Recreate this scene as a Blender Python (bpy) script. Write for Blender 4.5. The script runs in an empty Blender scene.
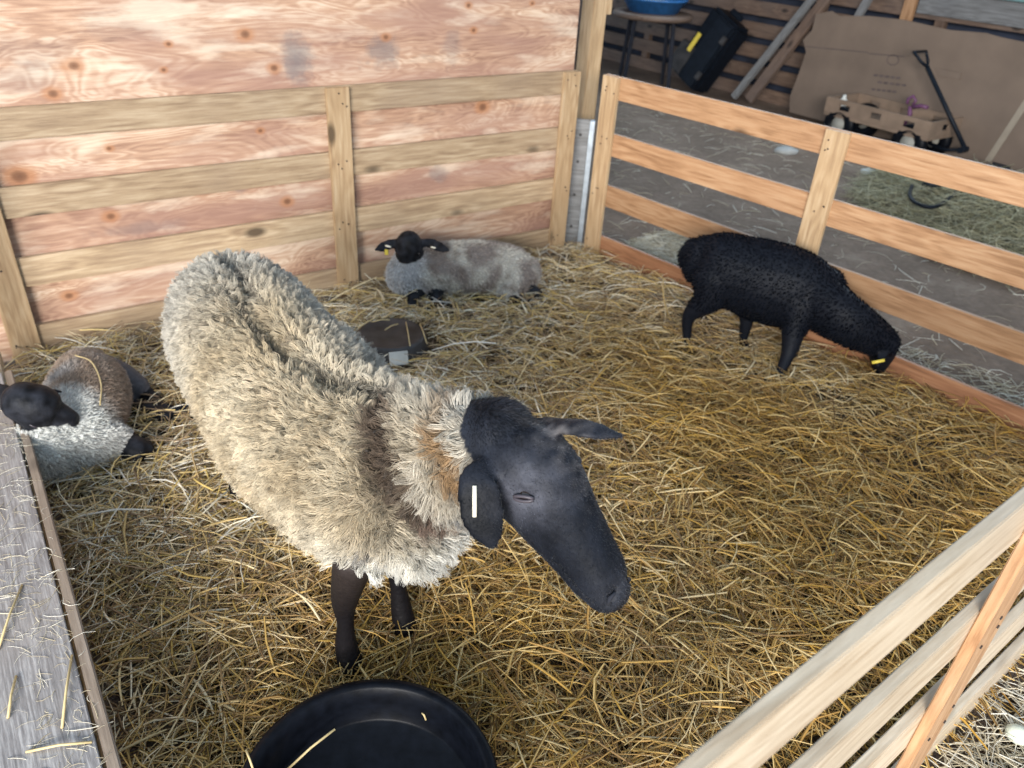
import bpy, bmesh, math, random
import numpy as np
from mathutils import Vector, Matrix, noise, kdtree

random.seed(7)
RNG = np.random.default_rng(11)
C = bpy.context.scene.collection
SC = bpy.context.scene

# ------------------------------------------------------------------ camera, light, exposure
F_PX, CX, CY, HCAM = 775.0, 512.0, 384.0, 1.6
_d = np.array([427 - CX, 1630 - CY, F_PX]); _d /= np.linalg.norm(_d)
_fw = np.array([0, 0, 1.0]) - _d * _d[2]; _fw /= np.linalg.norm(_fw)
_rt = np.cross(_d, _fw)
W2C = np.array([_rt, _fw, -_d])                 # rows: world X, Y, Z axes in camera space (x right, y down, z forward)

def at(u, v, h=0.0):
    """the point at height h that the photograph shows at pixel (u, v)"""
    r = W2C @ np.array([u - CX, v - CY, F_PX])
    t = (h - HCAM) / r[2]
    return Vector((r[0] * t, r[1] * t, h))

def onwall(u, v, A, B):
    """the point of the vertical plane through A and B seen at pixel (u, v)"""
    r = W2C @ np.array([u - CX, v - CY, F_PX])
    n = np.array([-(B[1] - A[1]), B[0] - A[0]])
    t = (A[0] * n[0] + A[1] * n[1]) / (r[0] * n[0] + r[1] * n[1])
    return Vector((r[0] * t, r[1] * t, HCAM + r[2] * t))

cam = bpy.data.cameras.new('camera')
cam.sensor_width = 36.0
cam.lens = F_PX / 1024 * 36
cam.clip_start = 0.02
cam.dof.use_dof = True
cam.dof.focus_distance = 1.55
cam.dof.aperture_fstop = 4.2
camo = bpy.data.objects.new('camera', cam)
xa, ya, za = W2C[:, 0], -W2C[:, 1], -W2C[:, 2]
camo.matrix_world = Matrix(((xa[0], ya[0], za[0], 0), (xa[1], ya[1], za[1], 0), (xa[2], ya[2], za[2], HCAM), (0, 0, 0, 1)))
C.objects.link(camo)
SC.camera = camo

SC.view_settings.view_transform = 'Standard'
SC.view_settings.look = 'None'
SC.view_settings.exposure = 0.0
SC.view_settings.gamma = 1.0
SC.view_settings.use_curve_mapping = False

wd = bpy.data.worlds.new('daylight')
SC.world = wd
wd.use_nodes = True
wd.node_tree.nodes['Background'].inputs[0].default_value = (0.60, 0.79, 1.0, 1)
wd.node_tree.nodes['Background'].inputs[1].default_value = 1.0

def area(name, loc, target, sx, sy, power, col):
    l = bpy.data.lights.new(name, 'AREA'); l.shape = 'RECTANGLE'; l.size = sx; l.size_y = sy
    l.energy = power; l.color = col
    o = bpy.data.objects.new(name, l); C.objects.link(o)
    o.location = loc
    o.rotation_euler = (Vector(target) - Vector(loc)).to_track_quat('-Z', 'Y').to_euler()
    return o
# added area lamp: daylight through an assumed open barn doorway, behind the photographer
area('assumed_doorway_light', (-1.6, -8.0, 3.3), (-0.2, 2.4, 0.3), 6.0, 2.4, 2400, (1.0, 0.965, 0.92))
# added cool lamp for rail and rim highlights; opening assumed, wall_far is solid
area('added_rim_light', (2.25, 7.75, 2.15), (0.3, 6.15, 1.55), 6.0, 0.75, 130, (0.66, 0.84, 1.0))

# ------------------------------------------------------------------ object helpers
def tag(o, label=None, cat=None, group=None, kind=None):
    if label: o['label'] = label
    if cat: o['category'] = cat
    if group: o['group'] = group
    if kind: o['kind'] = kind
    return o

def empty(name, loc=(0, 0, 0), rz=0.0):
    o = bpy.data.objects.new(name, None); C.objects.link(o)
    o.location = loc; o.rotation_euler = (0, 0, rz); o.empty_display_size = 0.1
    return o

def link(name, me, mat, parent=None, smooth=False):
    o = bpy.data.objects.new(name, me); C.objects.link(o)
    if mat:
        for m in (mat if isinstance(mat, (list, tuple)) else [mat]): me.materials.append(m)
    if parent: o.parent = parent
    if smooth: me.polygons.foreach_set('use_smooth', [True] * len(me.polygons))
    return o

def from_bm(name, bm, mat, parent=None, smooth=False):
    me = bpy.data.meshes.new(name); bm.to_mesh(me); bm.free()
    return link(name, me, mat, parent, smooth)

def from_np(name, V, Fq, mat, parent=None, smooth=False):
    me = bpy.data.meshes.new(name)
    me.from_pydata([tuple(v) for v in V], [], [tuple(f) for f in Fq])
    return link(name, me, mat, parent, smooth)

def bm_box(bm, c, s, rot=None, bev=0.0, mi=0):
    """a box of size s at c; rot is a 3x3 or Euler matrix"""
    m = Matrix.Translation(Vector(c)) @ (rot.to_4x4() if rot is not None else Matrix.Identity(4)) @ Matrix.Diagonal((*s, 1))
    r = bmesh.ops.create_cube(bm, size=1.0, matrix=m)
    vs = r['verts']
    fs = {f for v in vs for f in v.link_faces}
    for f in fs: f.material_index = mi
    if bev:
        es = list({e for v in vs for e in v.link_edges})
        bmesh.ops.bevel(bm, geom=es, offset=bev, segments=2, affect='EDGES', clamp_overlap=True)

def bm_cyl(bm, p0, p1, r0, r1=None, n=16, mi=0, caps=True):
    p0, p1 = Vector(p0), Vector(p1); d = p1 - p0
    q = d.to_track_quat('Z', 'Y').to_matrix().to_4x4()
    m = Matrix.Translation((p0 + p1) / 2) @ q
    r = bmesh.ops.create_cone(bm, cap_ends=caps, cap_tris=False, segments=n, radius1=r0, radius2=r0 if r1 is None else r1, depth=d.length, matrix=m)
    for f in {f for v in r['verts'] for f in v.link_faces}: f.material_index = mi

def bm_tube(bm, pts, r, n=8, mi=0, close=False):
    pts = [Vector(p) for p in pts]; rings = []
    N = len(pts); up = Vector((0, 0, 1)); ps = None
    for i, p in enumerate(pts):
        t = (pts[min(i + 1, N - 1)] - pts[max(i - 1, 0)])
        if close: t = pts[(i + 1) % N] - pts[i - 1]
        t.normalize()
        s = ps - t * ps.dot(t) if ps else t.cross(up)
        if s.length < 1e-3: s = t.cross(Vector((1, 0, 0)))
        s.normalize(); ps = s
        u = s.cross(t)
        rr = r[i] if isinstance(r, (list, tuple)) else r
        rings.append([bm.verts.new(p + s * (rr * math.cos(2 * math.pi * k / n)) + u * (rr * math.sin(2 * math.pi * k / n))) for k in range(n)])
    for i in range(N if close else N - 1):
        a, b = rings[i], rings[(i + 1) % N]
        for k in range(n):
            f = bm.faces.new((a[k], a[(k + 1) % n], b[(k + 1) % n], b[k])); f.material_index = mi; f.smooth = True
    if not close:
        f = bm.faces.new(rings[0][::-1]); f.material_index = mi
        f = bm.faces.new(rings[-1]); f.material_index = mi

def bm_lathe(bm, prof, n=48, mi=0, c=(0, 0, 0)):
    rings = []
    for (r, z) in prof:
        rings.append([bm.verts.new((c[0] + r * math.cos(2 * math.pi * k / n), c[1] + r * math.sin(2 * math.pi * k / n), c[2] + z)) for k in range(n)] if r > 1e-5 else [bm.verts.new((c[0], c[1], c[2] + z))])
    for a, b in zip(rings, rings[1:]):
        for k in range(n):
            k2 = (k + 1) % n
            if len(a) == 1 and len(b) == 1: continue
            if len(a) == 1: f = bm.faces.new((a[0], b[k2], b[k]))
            elif len(b) == 1: f = bm.faces.new((a[k], a[k2], b[0]))
            else: f = bm.faces.new((a[k], a[k2], b[k2], b[k]))
            f.material_index = mi; f.smooth = True

# ------------------------------------------------------------------ material helpers
def nt(name):
    m = bpy.data.materials.new(name); m.use_nodes = True
    t = m.node_tree; b = t.nodes['Principled BSDF']
    return m, t, b

def N(t, typ, **kw):
    n = t.nodes.new(typ)
    for k, v in kw.items():
        if k.startswith('i_'):
            key = k[2:]
            n.inputs[int(key) if key.isdigit() else key].default_value = v
        else: setattr(n, k, v)
    return n

def ramp(t, stops, src=None, interp='LINEAR'):
    n = t.nodes.new('ShaderNodeValToRGB'); n.color_ramp.interpolation = interp
    e = n.color_ramp.elements
    e[0].position, e[0].color = stops[0][0], (*stops[0][1], 1)
    e[1].position, e[1].color = stops[-1][0], (*stops[-1][1], 1)
    for p, c in stops[1:-1]:
        x = e.new(p); x.color = (*c, 1)
    if src is not None: t.links.new(src, n.inputs[0])
    return n

def mixc(t, fac, a, b, mode='MIX'):
    n = t.nodes.new('ShaderNodeMix'); n.data_type = 'RGBA'; n.blend_type = mode
    for sock, v in ((n.inputs[0], fac), (n.inputs[6], a), (n.inputs[7], b)):
        if hasattr(v, 'links'): t.links.new(v, sock)
        elif isinstance(v, (int, float)): sock.default_value = v
        else: sock.default_value = (*v, 1)
    return n.outputs[2]

def mth(t, op, a, b=None, c=None):
    n = t.nodes.new('ShaderNodeMath'); n.operation = op
    for i, v in enumerate((a, b, c)):
        if v is None: continue
        if hasattr(v, 'links'): t.links.new(v, n.inputs[i])
        else: n.inputs[i].default_value = v
    return n.outputs[0]

def wood_mat(name, light, mid, dark, rough=0.5, knot=0.9, grain=1.0, stain=None, spec=0.45):
    """sawn softwood, grain along the board's own X"""
    m, t, b = nt(name)
    tc = N(t, 'ShaderNodeTexCoord'); oi = N(t, 'ShaderNodeObjectInfo')
    off = N(t, 'ShaderNodeVectorMath', operation='SCALE'); off.inputs[0].default_value = (7.3, 3.1, 5.7)
    t.links.new(oi.outputs['Random'], off.inputs['Scale'])
    add = N(t, 'ShaderNodeVectorMath', operation='ADD')
    t.links.new(tc.outputs['Object'], add.inputs[0]); t.links.new(off.outputs[0], add.inputs[1])
    mp = N(t, 'ShaderNodeMapping'); mp.inputs['Scale'].default_value = (0.9, 13, 13); t.links.new(add.outputs[0], mp.inputs[0])
    # knots: distance to sparse cells
    mk = N(t, 'ShaderNodeMapping'); mk.inputs['Scale'].default_value = (3.2, 7.0, 7.0); t.links.new(add.outputs[0], mk.inputs[0])
    vo = N(t, 'ShaderNodeTexVoronoi', i_Scale=1.0); vo.inputs['Randomness'].default_value = 1.0; t.links.new(mk.outputs[0], vo.inputs['Vector'])
    kn = mth(t, 'SMOOTH_MAX', 0.0, mth(t, 'SUBTRACT', 0.5, vo.outputs['Distance']), 0.1)
    n1 = N(t, 'ShaderNodeTexNoise', i_Scale=1.6, i_Detail=2.0, i_Distortion=0.3); t.links.new(mp.outputs[0], n1.inputs[0])
    ring = mth(t, 'ADD', mth(t, 'MULTIPLY', n1.outputs[0], 9.0 * grain), mth(t, 'MULTIPLY', kn, 7.0))
    s = mth(t, 'MULTIPLY_ADD', mth(t, 'SINE', mth(t, 'MULTIPLY', ring, 3.0)), 0.5, 0.5)
    fine = N(t, 'ShaderNodeTexNoise', i_Scale=6.0, i_Detail=5.0, i_Roughness=0.7); t.links.new(mp.outputs[0], fine.inputs[0])
    v = mth(t, 'ADD', mth(t, 'MULTIPLY', s, 0.14), mth(t, 'MULTIPLY', fine.outputs[0], 0.95))
    cr = ramp(t, [(0.34, light), (0.54, mid), (0.76, dark)], v)
    big = N(t, 'ShaderNodeTexNoise', i_Scale=2.5, i_Detail=3.0); t.links.new(add.outputs[0], big.inputs[0])
    col = mixc(t, mth(t, 'MULTIPLY', ramp(t, [(0.45, (0, 0, 0)), (0.7, (1, 1, 1))], big.outputs[0]).outputs[0], 0.4), cr.outputs[0], stain or mid)
    kd = ramp(t, [(0.0, (1, 1, 1)), (0.09, (1, 1, 1)), (0.19, (0, 0, 0)), (1, (0, 0, 0))], vo.outputs['Distance'])
    # only some cells hold a knot
    sel = mth(t, 'GREATER_THAN', N(t, 'ShaderNodeSeparateColor').inputs[0].node.outputs[0], 0.5)
    sc = sel.node.inputs[0].links[0].from_node; t.links.new(vo.outputs['Color'], sc.inputs[0])
    col = mixc(t, mth(t, 'MULTIPLY', mth(t, 'MULTIPLY', kd.outputs[0], sel), knot), col, tuple(c * 0.28 for c in dark))
    tone = mth(t, 'MULTIPLY_ADD', oi.outputs['Random'], 0.28, 0.80); hsv = N(t, 'ShaderNodeHueSaturation'); t.links.new(tone, hsv.inputs['Value']); t.links.new(col, hsv.inputs['Color']); col = hsv.outputs[0]
    t.links.new(col, b.inputs['Base Color'])
    b.inputs['Roughness'].default_value = rough; b.inputs['Specular IOR Level'].default_value = spec
    bp = N(t, 'ShaderNodeBump', i_Strength=0.35, i_Distance=0.004); t.links.new(v, bp.inputs['Height']); t.links.new(bp.outputs[0], b.inputs['Normal'])
    return m

def plain(name, col, rough=0.5, metal=0.0, spec=0.5, var=0.12, scale=20.0, bump=0.1):
    m, t, b = nt(name)
    tc = N(t, 'ShaderNodeTexCoord')
    n = N(t, 'ShaderNodeTexNoise', i_Scale=scale, i_Detail=4.0); t.links.new(tc.outputs['Object'], n.inputs[0])
    lo = tuple(c * (1 - var * 2) for c in col); hi = tuple(min(1, c * (1 + var * 2)) for c in col)
    r = ramp(t, [(0.3, lo), (0.7, hi)], n.outputs[0]); t.links.new(r.outputs[0], b.inputs['Base Color'])
    b.inputs['Roughness'].default_value = rough; b.inputs['Metallic'].default_value = metal; b.inputs['Specular IOR Level'].default_value = spec
    if bump:
        bp = N(t, 'ShaderNodeBump', i_Strength=bump, i_Distance=0.01); t.links.new(n.outputs[0], bp.inputs['Height']); t.links.new(bp.outputs[0], b.inputs['Normal'])
    return m

def attr_mat(name, rough=0.8, spec=0.2, sheen=0.0, noise_amt=0.0, nscale=60.0, trans=0.0, bump=0.0):
    m, t, b = nt(name)
    a = N(t, 'ShaderNodeAttribute', attribute_name='Col')
    col = a.outputs['Color']
    if noise_amt or bump:
        tc = N(t, 'ShaderNodeTexCoord'); n = N(t, 'ShaderNodeTexNoise', i_Scale=nscale, i_Detail=4.0); t.links.new(tc.outputs['Object'], n.inputs[0])
        if noise_amt: col = mixc(t, noise_amt, col, ramp(t, [(0.3, (0.2, 0.2, 0.2)), (0.7, (0.85, 0.85, 0.85))], n.outputs[0]).outputs[0], 'SOFT_LIGHT')
        if bump:
            bp = N(t, 'ShaderNodeBump', i_Strength=bump, i_Distance=0.004); t.links.new(n.outputs[0], bp.inputs['Height']); t.links.new(bp.outputs[0], b.inputs['Normal'])
    t.links.new(col, b.inputs['Base Color'])
    b.inputs['Roughness'].default_value = rough; b.inputs['Specular IOR Level'].default_value = spec
    b.inputs['Sheen Weight'].default_value = sheen; b.inputs['Sheen Roughness'].default_value = 0.4
    return m

M = {}
M['pine'] = wood_mat('weathered_pine', (0.55, 0.42, 0.28), (0.42, 0.30, 0.185), (0.27, 0.18, 0.11), stain=(0.33, 0.24, 0.17))
M['pine_light'] = wood_mat('pale_pine', (0.57, 0.42, 0.265), (0.47, 0.32, 0.18), (0.33, 0.21, 0.115), stain=(0.43, 0.285, 0.155))
M['pine_orange'] = wood_mat('orange_pine', (0.50, 0.315, 0.18), (0.415, 0.235, 0.122), (0.25, 0.13, 0.062), stain=(0.35, 0.19, 0.10))
M['pine_red'] = wood_mat('red_pine', (0.40, 0.22, 0.12), (0.32, 0.15, 0.075), (0.20, 0.09, 0.045), stain=(0.26, 0.12, 0.06))
M['pine_gate'] = wood_mat('bleached_pine', (0.68, 0.57, 0.43), (0.57, 0.46, 0.33), (0.42, 0.31, 0.20), knot=0.5, stain=(0.46, 0.38, 0.30))
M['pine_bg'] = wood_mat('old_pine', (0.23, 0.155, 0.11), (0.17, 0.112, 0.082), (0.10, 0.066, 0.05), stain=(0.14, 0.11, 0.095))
M['grey_wood'] = wood_mat('grey_wood', (0.25, 0.25, 0.25), (0.18, 0.18, 0.18), (0.11, 0.105, 0.10), stain=(0.16, 0.16, 0.17))
M['nail'] = plain('rusty_nail', (0.05, 0.04, 0.035), 0.6, 0.5)
M['zinc'] = plain('galvanised_steel', (0.42, 0.47, 0.52), 0.45, 0.7, var=0.1)
M['rubber'] = plain('black_rubber', (0.004, 0.005, 0.008), 0.4, spec=0.12, var=0.2, scale=35, bump=0.08)
M['rubber_dusty'] = plain('dusty_rubber', (0.035, 0.032, 0.032), 0.5, spec=0.5, var=0.3, scale=14)
M['black_plastic'] = plain('black_plastic', (0.006, 0.009, 0.015), 0.5, spec=0.2)
M['card'] = plain('cardboard', (0.175, 0.13, 0.10), 0.85, var=0.08, scale=3.0, bump=0.05)
M['card_dark'] = plain('cardboard_print', (0.10, 0.075, 0.07), 0.85)
M['ink'] = plain('dark_void_board', (0.018, 0.02, 0.03), 0.9)
M['white_plastic'] = plain('white_plastic', (0.6, 0.6, 0.56), 0.5, var=0.05)
M['tag_yellow'] = plain('yellow_plastic', (0.75, 0.58, 0.08), 0.45, var=0.04)
M['tag_cream'] = plain('cream_plastic', (0.85, 0.78, 0.62), 0.4, var=0.03)
M['blue'] = plain('blue_tarp', (0.03, 0.16, 0.42), 0.5)
M['teal'] = plain('teal_sheet', (0.13, 0.24, 0.24), 0.7)
M['red'] = plain('red_plastic', (0.35, 0.05, 0.05), 0.5)
M['purple'] = plain('purple_plastic', (0.14, 0.05, 0.12), 0.5)
M['stone'] = plain('pale_stone', (0.42, 0.42, 0.40), 0.9, scale=8, bump=0.3)
M['egg'] = plain('egg_shell', (0.62, 0.66, 0.56), 0.5, var=0.03)
M['wire'] = plain('wire', (0.4, 0.45, 0.5), 0.4, 0.8)

def plywood_mat(name, lo, mid, hi, grey, gpos, kpos, rings=3.2):
    """rotary-cut plywood face: long wandering figure, knots, grey weather stains of their own shape"""
    m, t, b = nt(name)
    tc = N(t, 'ShaderNodeTexCoord')
    mp = N(t, 'ShaderNodeMapping'); mp.inputs['Scale'].default_value = (0.75, 1, 3.4); t.links.new(tc.outputs['Object'], mp.inputs[0])
    wv = N(t, 'ShaderNodeTexNoise', i_Scale=1.9, i_Detail=3.0, i_Roughness=0.5, i_Distortion=0.9); t.links.new(mp.outputs[0], wv.inputs[0])
    lines = mth(t, 'MULTIPLY_ADD', mth(t, 'SINE', mth(t, 'MULTIPLY', wv.outputs[0], 38.0 * rings)), 0.5, 0.5)
    mp2 = N(t, 'ShaderNodeMapping'); mp2.inputs['Scale'].default_value = (3, 3, 34); t.links.new(tc.outputs['Object'], mp2.inputs[0])
    fi = N(t, 'ShaderNodeTexNoise', i_Scale=2.0, i_Detail=6.0, i_Roughness=0.7); t.links.new(mp2.outputs[0], fi.inputs[0])
    v = mth(t, 'ADD', mth(t, 'MULTIPLY', lines, 0.09), mth(t, 'ADD', mth(t, 'MULTIPLY', wv.outputs[0], 0.55), mth(t, 'MULTIPLY', fi.outputs[0], 0.48)))
    col = ramp(t, [(0.36, hi), (0.54, mid), (0.70, lo)], v).outputs[0]
    bl = N(t, 'ShaderNodeTexNoise', i_Scale=1.7, i_Detail=3.0); t.links.new(mp.outputs[0], bl.inputs[0])
    col = mixc(t, mth(t, 'MULTIPLY', ramp(t, [(0.42, (0, 0, 0)), (0.62, (1, 1, 1))], bl.outputs[0]).outputs[0], 0.7), col, (0.33, 0.19, 0.145))
    b2 = N(t, 'ShaderNodeTexNoise', i_Scale=3.1, i_Detail=5.0, i_Roughness=0.6); t.links.new(mp.outputs[0], b2.inputs[0])
    col = mixc(t, mth(t, 'MULTIPLY', ramp(t, [(0.52, (0, 0, 0)), (0.66, (1, 1, 1))], b2.outputs[0]).outputs[0], 0.55), col, (0.78, 0.66, 0.52))
    ns = N(t, 'ShaderNodeTexNoise', i_Scale=7.0, i_Detail=5.0, i_Roughness=0.65); t.links.new(tc.outputs['Object'], ns.inputs[0])
    def spot(p, rx, rz, edge):
        s = N(t, 'ShaderNodeVectorMath', operation='SUBTRACT'); t.links.new(tc.outputs['Object'], s.inputs[0]); s.inputs[1].default_value = (p[0], 0, p[1])
        q = N(t, 'ShaderNodeVectorMath', operation='MULTIPLY'); t.links.new(s.outputs[0], q.inputs[0]); q.inputs[1].default_value = (1 / rx, 0, 1 / rz)
        l = N(t, 'ShaderNodeVectorMath', operation='LENGTH'); t.links.new(q.outputs[0], l.inputs[0])
        d = mth(t, 'ADD', l.outputs['Value'], mth(t, 'MULTIPLY', mth(t, 'SUBTRACT', ns.outputs[0], 0.5), edge))
        return ramp(t, [(0.0, (1, 1, 1)), (0.55, (0.75, 0.75, 0.75)), (1.0, (0, 0, 0))], d).outputs[0]
    for (x, z, rx, rz, f) in gpos:
        col = mixc(t, mth(t, 'MULTIPLY', spot((x, z), rx, rz, 2.4), f), col, grey)
    for (x, z, r) in kpos:
        col = mixc(t, mth(t, 'MULTIPLY', spot((x, z), r * 2.2, r * 1.6, 0.8), 0.75), col, (0.40, 0.17, 0.07))
        col = mixc(t, mth(t, 'MULTIPLY', spot((x, z), r, r * 0.8, 0.8), 0.85), col, (0.13, 0.06, 0.035))
    t.links.new(col, b.inputs['Base Color']); b.inputs['Roughness'].default_value = 0.6; b.inputs['Specular IOR Level'].default_value = 0.3
    bp = N(t, 'ShaderNodeBump', i_Strength=0.2, i_Distance=0.004); t.links.new(v, bp.inputs['Height']); t.links.new(bp.outputs[0], b.inputs['Normal'])
    return m

# ------------------------------------------------------------------ height of the straw bed
def straw_z(x, y):
    h = 0.022 * noise.noise(Vector((x * 2.3, y * 2.3, 1.7))) + 0.012 * noise.noise(Vector((x * 6, y * 6, 4.2)))
    return h + 0.005

PB_A, PB_B = Vector((-1.844, 2.578, 0)), Vector((0.298, 4.119, 0))       # foot of the back panel
PR_A, PR_B = Vector((0.36, 4.02, 0)), Vector((1.931, 2.429, 0))          # foot of the right panel
dB = (PB_B - PB_A).normalized(); dR = (PR_B - PR_A).normalized()
rzB = math.atan2(dB.y, dB.x); rzR = math.atan2(dR.y, dR.x)
G_A = Vector((-0.2215, 0.0935, 0)); G_D = Vector((0.773, 0.634, 0)); rzG = math.atan2(G_D.y, G_D.x)
PR_END = PR_A + dR * 2.52
LF_FOOT = [Vector((-1.93, 2.50, 0)), Vector((-0.30, 0.29, 0))]            # foot of the plank platform's edge

# ------------------------------------------------------------------ setting
m, t, b = nt('dirt')
tc = N(t, 'ShaderNodeTexCoord')
n1 = N(t, 'ShaderNodeTexNoise', i_Scale=2.2, i_Detail=6.0, i_Roughness=0.65); t.links.new(tc.outputs['Object'], n1.inputs[0])
n2 = N(t, 'ShaderNodeTexNoise', i_Scale=26.0, i_Detail=4.0, i_Roughness=0.7); t.links.new(tc.outputs['Object'], n2.inputs[0])
r1 = ramp(t, [(0.3, (0.145, 0.098, 0.068)), (0.55, (0.225, 0.158, 0.115)), (0.75, (0.35, 0.27, 0.205))], n1.outputs[0])
t.links.new(mixc(t, 0.5, r1.outputs[0], ramp(t, [(0.3, (0.25, 0.25, 0.25)), (0.7, (0.8, 0.8, 0.8))], n2.outputs[0]).outputs[0], 'SOFT_LIGHT'), b.inputs['Base Color'])
b.inputs['Roughness'].default_value = 0.9
bp = N(t, 'ShaderNodeBump', i_Strength=0.6, i_Distance=0.03); t.links.new(n2.outputs[0], bp.inputs['Height']); t.links.new(bp.outputs[0], b.inputs['Normal'])
M['dirt'] = m

bm = bmesh.new()
gx, gy = 90, 90
vv = [[None] * (gy + 1) for _ in range(gx + 1)]
for i in range(gx + 1):
    for j in range(gy + 1):
        x = -6 + 18 * i / gx; y = -4 + 16 * j / gy
        vv[i][j] = bm.verts.new((x, y, -0.04 + 0.012 * noise.noise(Vector((x * 1.5, y * 1.5, 0)))))
for i in range(gx):
    for j in range(gy): bm.faces.new((vv[i][j], vv[i + 1][j], vv[i + 1][j + 1], vv[i][j + 1]))
tag(from_bm('floor', bm, M['dirt'], smooth=True), 'bare grey-brown dirt floor of the barn', 'floor', kind='structure')

# ------------------------------------------------------------------ fence panels
def board(name, length, height, thick, loc, mat, parent, vertical=False, jitter=0.0):
    bm = bmesh.new(); bm_box(bm, (0, 0, 0), (length, thick, height), bev=0.002)
    o = from_bm(name, bm, mat, parent)
    o.location = loc
    o.rotation_euler = (0, math.pi / 2 if vertical else jitter, 0)
    return o

def nails(name, pts, parent, r=0.0035):
    bm = bmesh.new()
    for p in pts: bm_cyl(bm, (p[0], p[1] - 0.002, p[2]), (p[0], p[1] + 0.002, p[2]), r, n=8)
    return from_bm(name, bm, M['nail'], parent)

RAILS = [(0.0, 0.118), (0.28, 0.392), (0.542, 0.652), (0.812, 0.918)]
def panel(name, origin, rz, length, rmat, bmat, battens, side=-1, rails=RAILS, thick=0.02, zoff=0.0, bw=0.1):
    """a slatted pen panel: four rails, battens on the face at local y*side"""
    root = empty(name, origin, rz)
    for i, (z0, z1) in enumerate(rails):
        o = board('rail', length, z1 - z0, thick, (length / 2, 0, (z0 + z1) / 2 + zoff), rmat, root, jitter=random.uniform(-.001, .001))
    for s in battens:
        z0, z1 = -0.02, rails[-1][1] - 0.002
        o = board('batten', z1 - z0, bw, thick, (s, side * (thick + 0.0005), (z0 + z1) / 2), bmat, root, vertical=True)
        pts = []
        for (a, c) in rails:
            for k in range(3): pts.append((s + random.uniform(-.035, .035), side * (thick * 1.5 + 0.001), random.uniform(a + .02, c - .015)))
        inv = (Matrix.Translation(o.location) @ o.rotation_euler.to_matrix().to_4x4()).inverted()
        nb_ = bmesh.new(); nb_.from_mesh(o.data)
        for p in pts:
            p = inv @ Vector(p); bm_cyl(nb_, p - Vector((0, .002, 0)), p + Vector((0, .002, 0)), .0035, n=8, mi=1)
        nb_.to_mesh(o.data); nb_.free(); o.data.materials.append(M['nail'])
    return root

pb = panel('fence_panel', PB_A - dB * .095, rzB, 2.625, M['pine'], M['pine_light'], (0.05, 1.37, 2.585), side=-1)
tag(pb, 'slatted wooden pen panel of four rails fixed along the plywood wall', 'fence panel')
pr = panel('fence_panel', PR_A, rzR, 2.52, M['pine_orange'], M['pine_light'], (0.05, 1.225, 2.46), side=-1)
[c for c in pr.children if c.name.startswith('rail')][0].data.materials[0] = M['pine_red']
tag(pr, 'orange pine slatted pen panel behind the black sheep, open to the barn floor', 'fence panel')
pg = panel('fence_panel', G_A, rzG, 3.1, M['pine_gate'], M['pine_orange'], (0.15, 1.345, 3.0), side=-1, bw=0.1, zoff=.008)
tag(pg, 'sunlit pale slatted pen panel crossing the bottom right corner', 'fence panel')
# the short end board of the panel that once closed the left side
bm = bmesh.new(); bm_box(bm, (0, 0, 0), (0.94, 0.07, 0.02), bev=0.002)
o = from_bm('end_board', bm, M['pine_gate']); o.location = (-1.86, 2.36, 0.45); o.rotation_euler = (0, math.pi / 2, math.radians(30))
tag(o, 'narrow pale board standing at the left end of the back panel', 'board')

# plywood wall behind the back panel
def uvz(u, v):
    p = onwall(u, v, PB_A, PB_B); q = p - PB_A
    return (q.dot(dB), p.z)
gp = [(*uvz(300, 60), .07, .10, .75), (*uvz(385, 50), .10, .08, .7), (*uvz(455, 45), .06, .09, .4), (*uvz(240, 190), .05, .03, .5), (*uvz(120, 30), .15, .05, .2), (*uvz(20, 80), .12, .06, .3), (*uvz(440, 175), .06, .05, .5), (*uvz(145, 230), .2, .03, .35), (*uvz(20, 50), .2, .06, .25)]
kp = [(*uvz(u, v), r) for u, v, r in ((75, 67, .022), (54, 95, .02), (247, 35, .022), (276, 69, .018), (170, 45, .01), (165, 71, .01), (110, 150, .012), (262, 132, .012), (112, 218, .02), (388, 38, .016), (476, 31, .012), (471, 6, .012), (535, 4, .01), (289, 203, .02), (70, 298, .018), (20, 178, .03), (485, 108, .025))]
M['ply'] = plywood_mat('plywood', (0.27, 0.15, 0.10), (0.48, 0.30, 0.20), (0.72, 0.57, 0.43), (0.15, 0.135, 0.14), gp, kp)
nB = Vector((-dB.y, dB.x, 0))
bm = bmesh.new(); bm_box(bm, (0.66, 0.028, 1.2), (3.74, 0.015, 2.44))
o = from_bm('wall_back', bm, M['ply']); o.location = PB_A; o.rotation_euler = (0, 0, rzB)
tag(o, 'plywood sheet wall behind the pen, knotted and stained', 'wall', kind='structure')

# barn shell around the dim half of the barn
W1, W2 = Vector((2.625, 7.909, 0)), Vector((3.797, 6.34, 0))
dW = (W2 - W1).normalized(); nW = Vector((-dW.y, dW.x, 0)); rzW = math.atan2(dW.y, dW.x)
def wloc(s, off, z): 
    p = W1 + dW * s + nW * off; return Vector((p.x, p.y, z))
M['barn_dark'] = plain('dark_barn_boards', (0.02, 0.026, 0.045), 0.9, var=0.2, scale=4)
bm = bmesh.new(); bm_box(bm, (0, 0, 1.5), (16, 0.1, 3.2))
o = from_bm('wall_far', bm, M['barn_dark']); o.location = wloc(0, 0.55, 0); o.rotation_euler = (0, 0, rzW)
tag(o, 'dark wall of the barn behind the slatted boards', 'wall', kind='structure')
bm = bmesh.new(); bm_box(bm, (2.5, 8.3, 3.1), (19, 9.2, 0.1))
tag(from_bm('ceiling', bm, M['barn_dark']), 'dark barn roof over the alley', 'ceiling', kind='structure')

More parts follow.
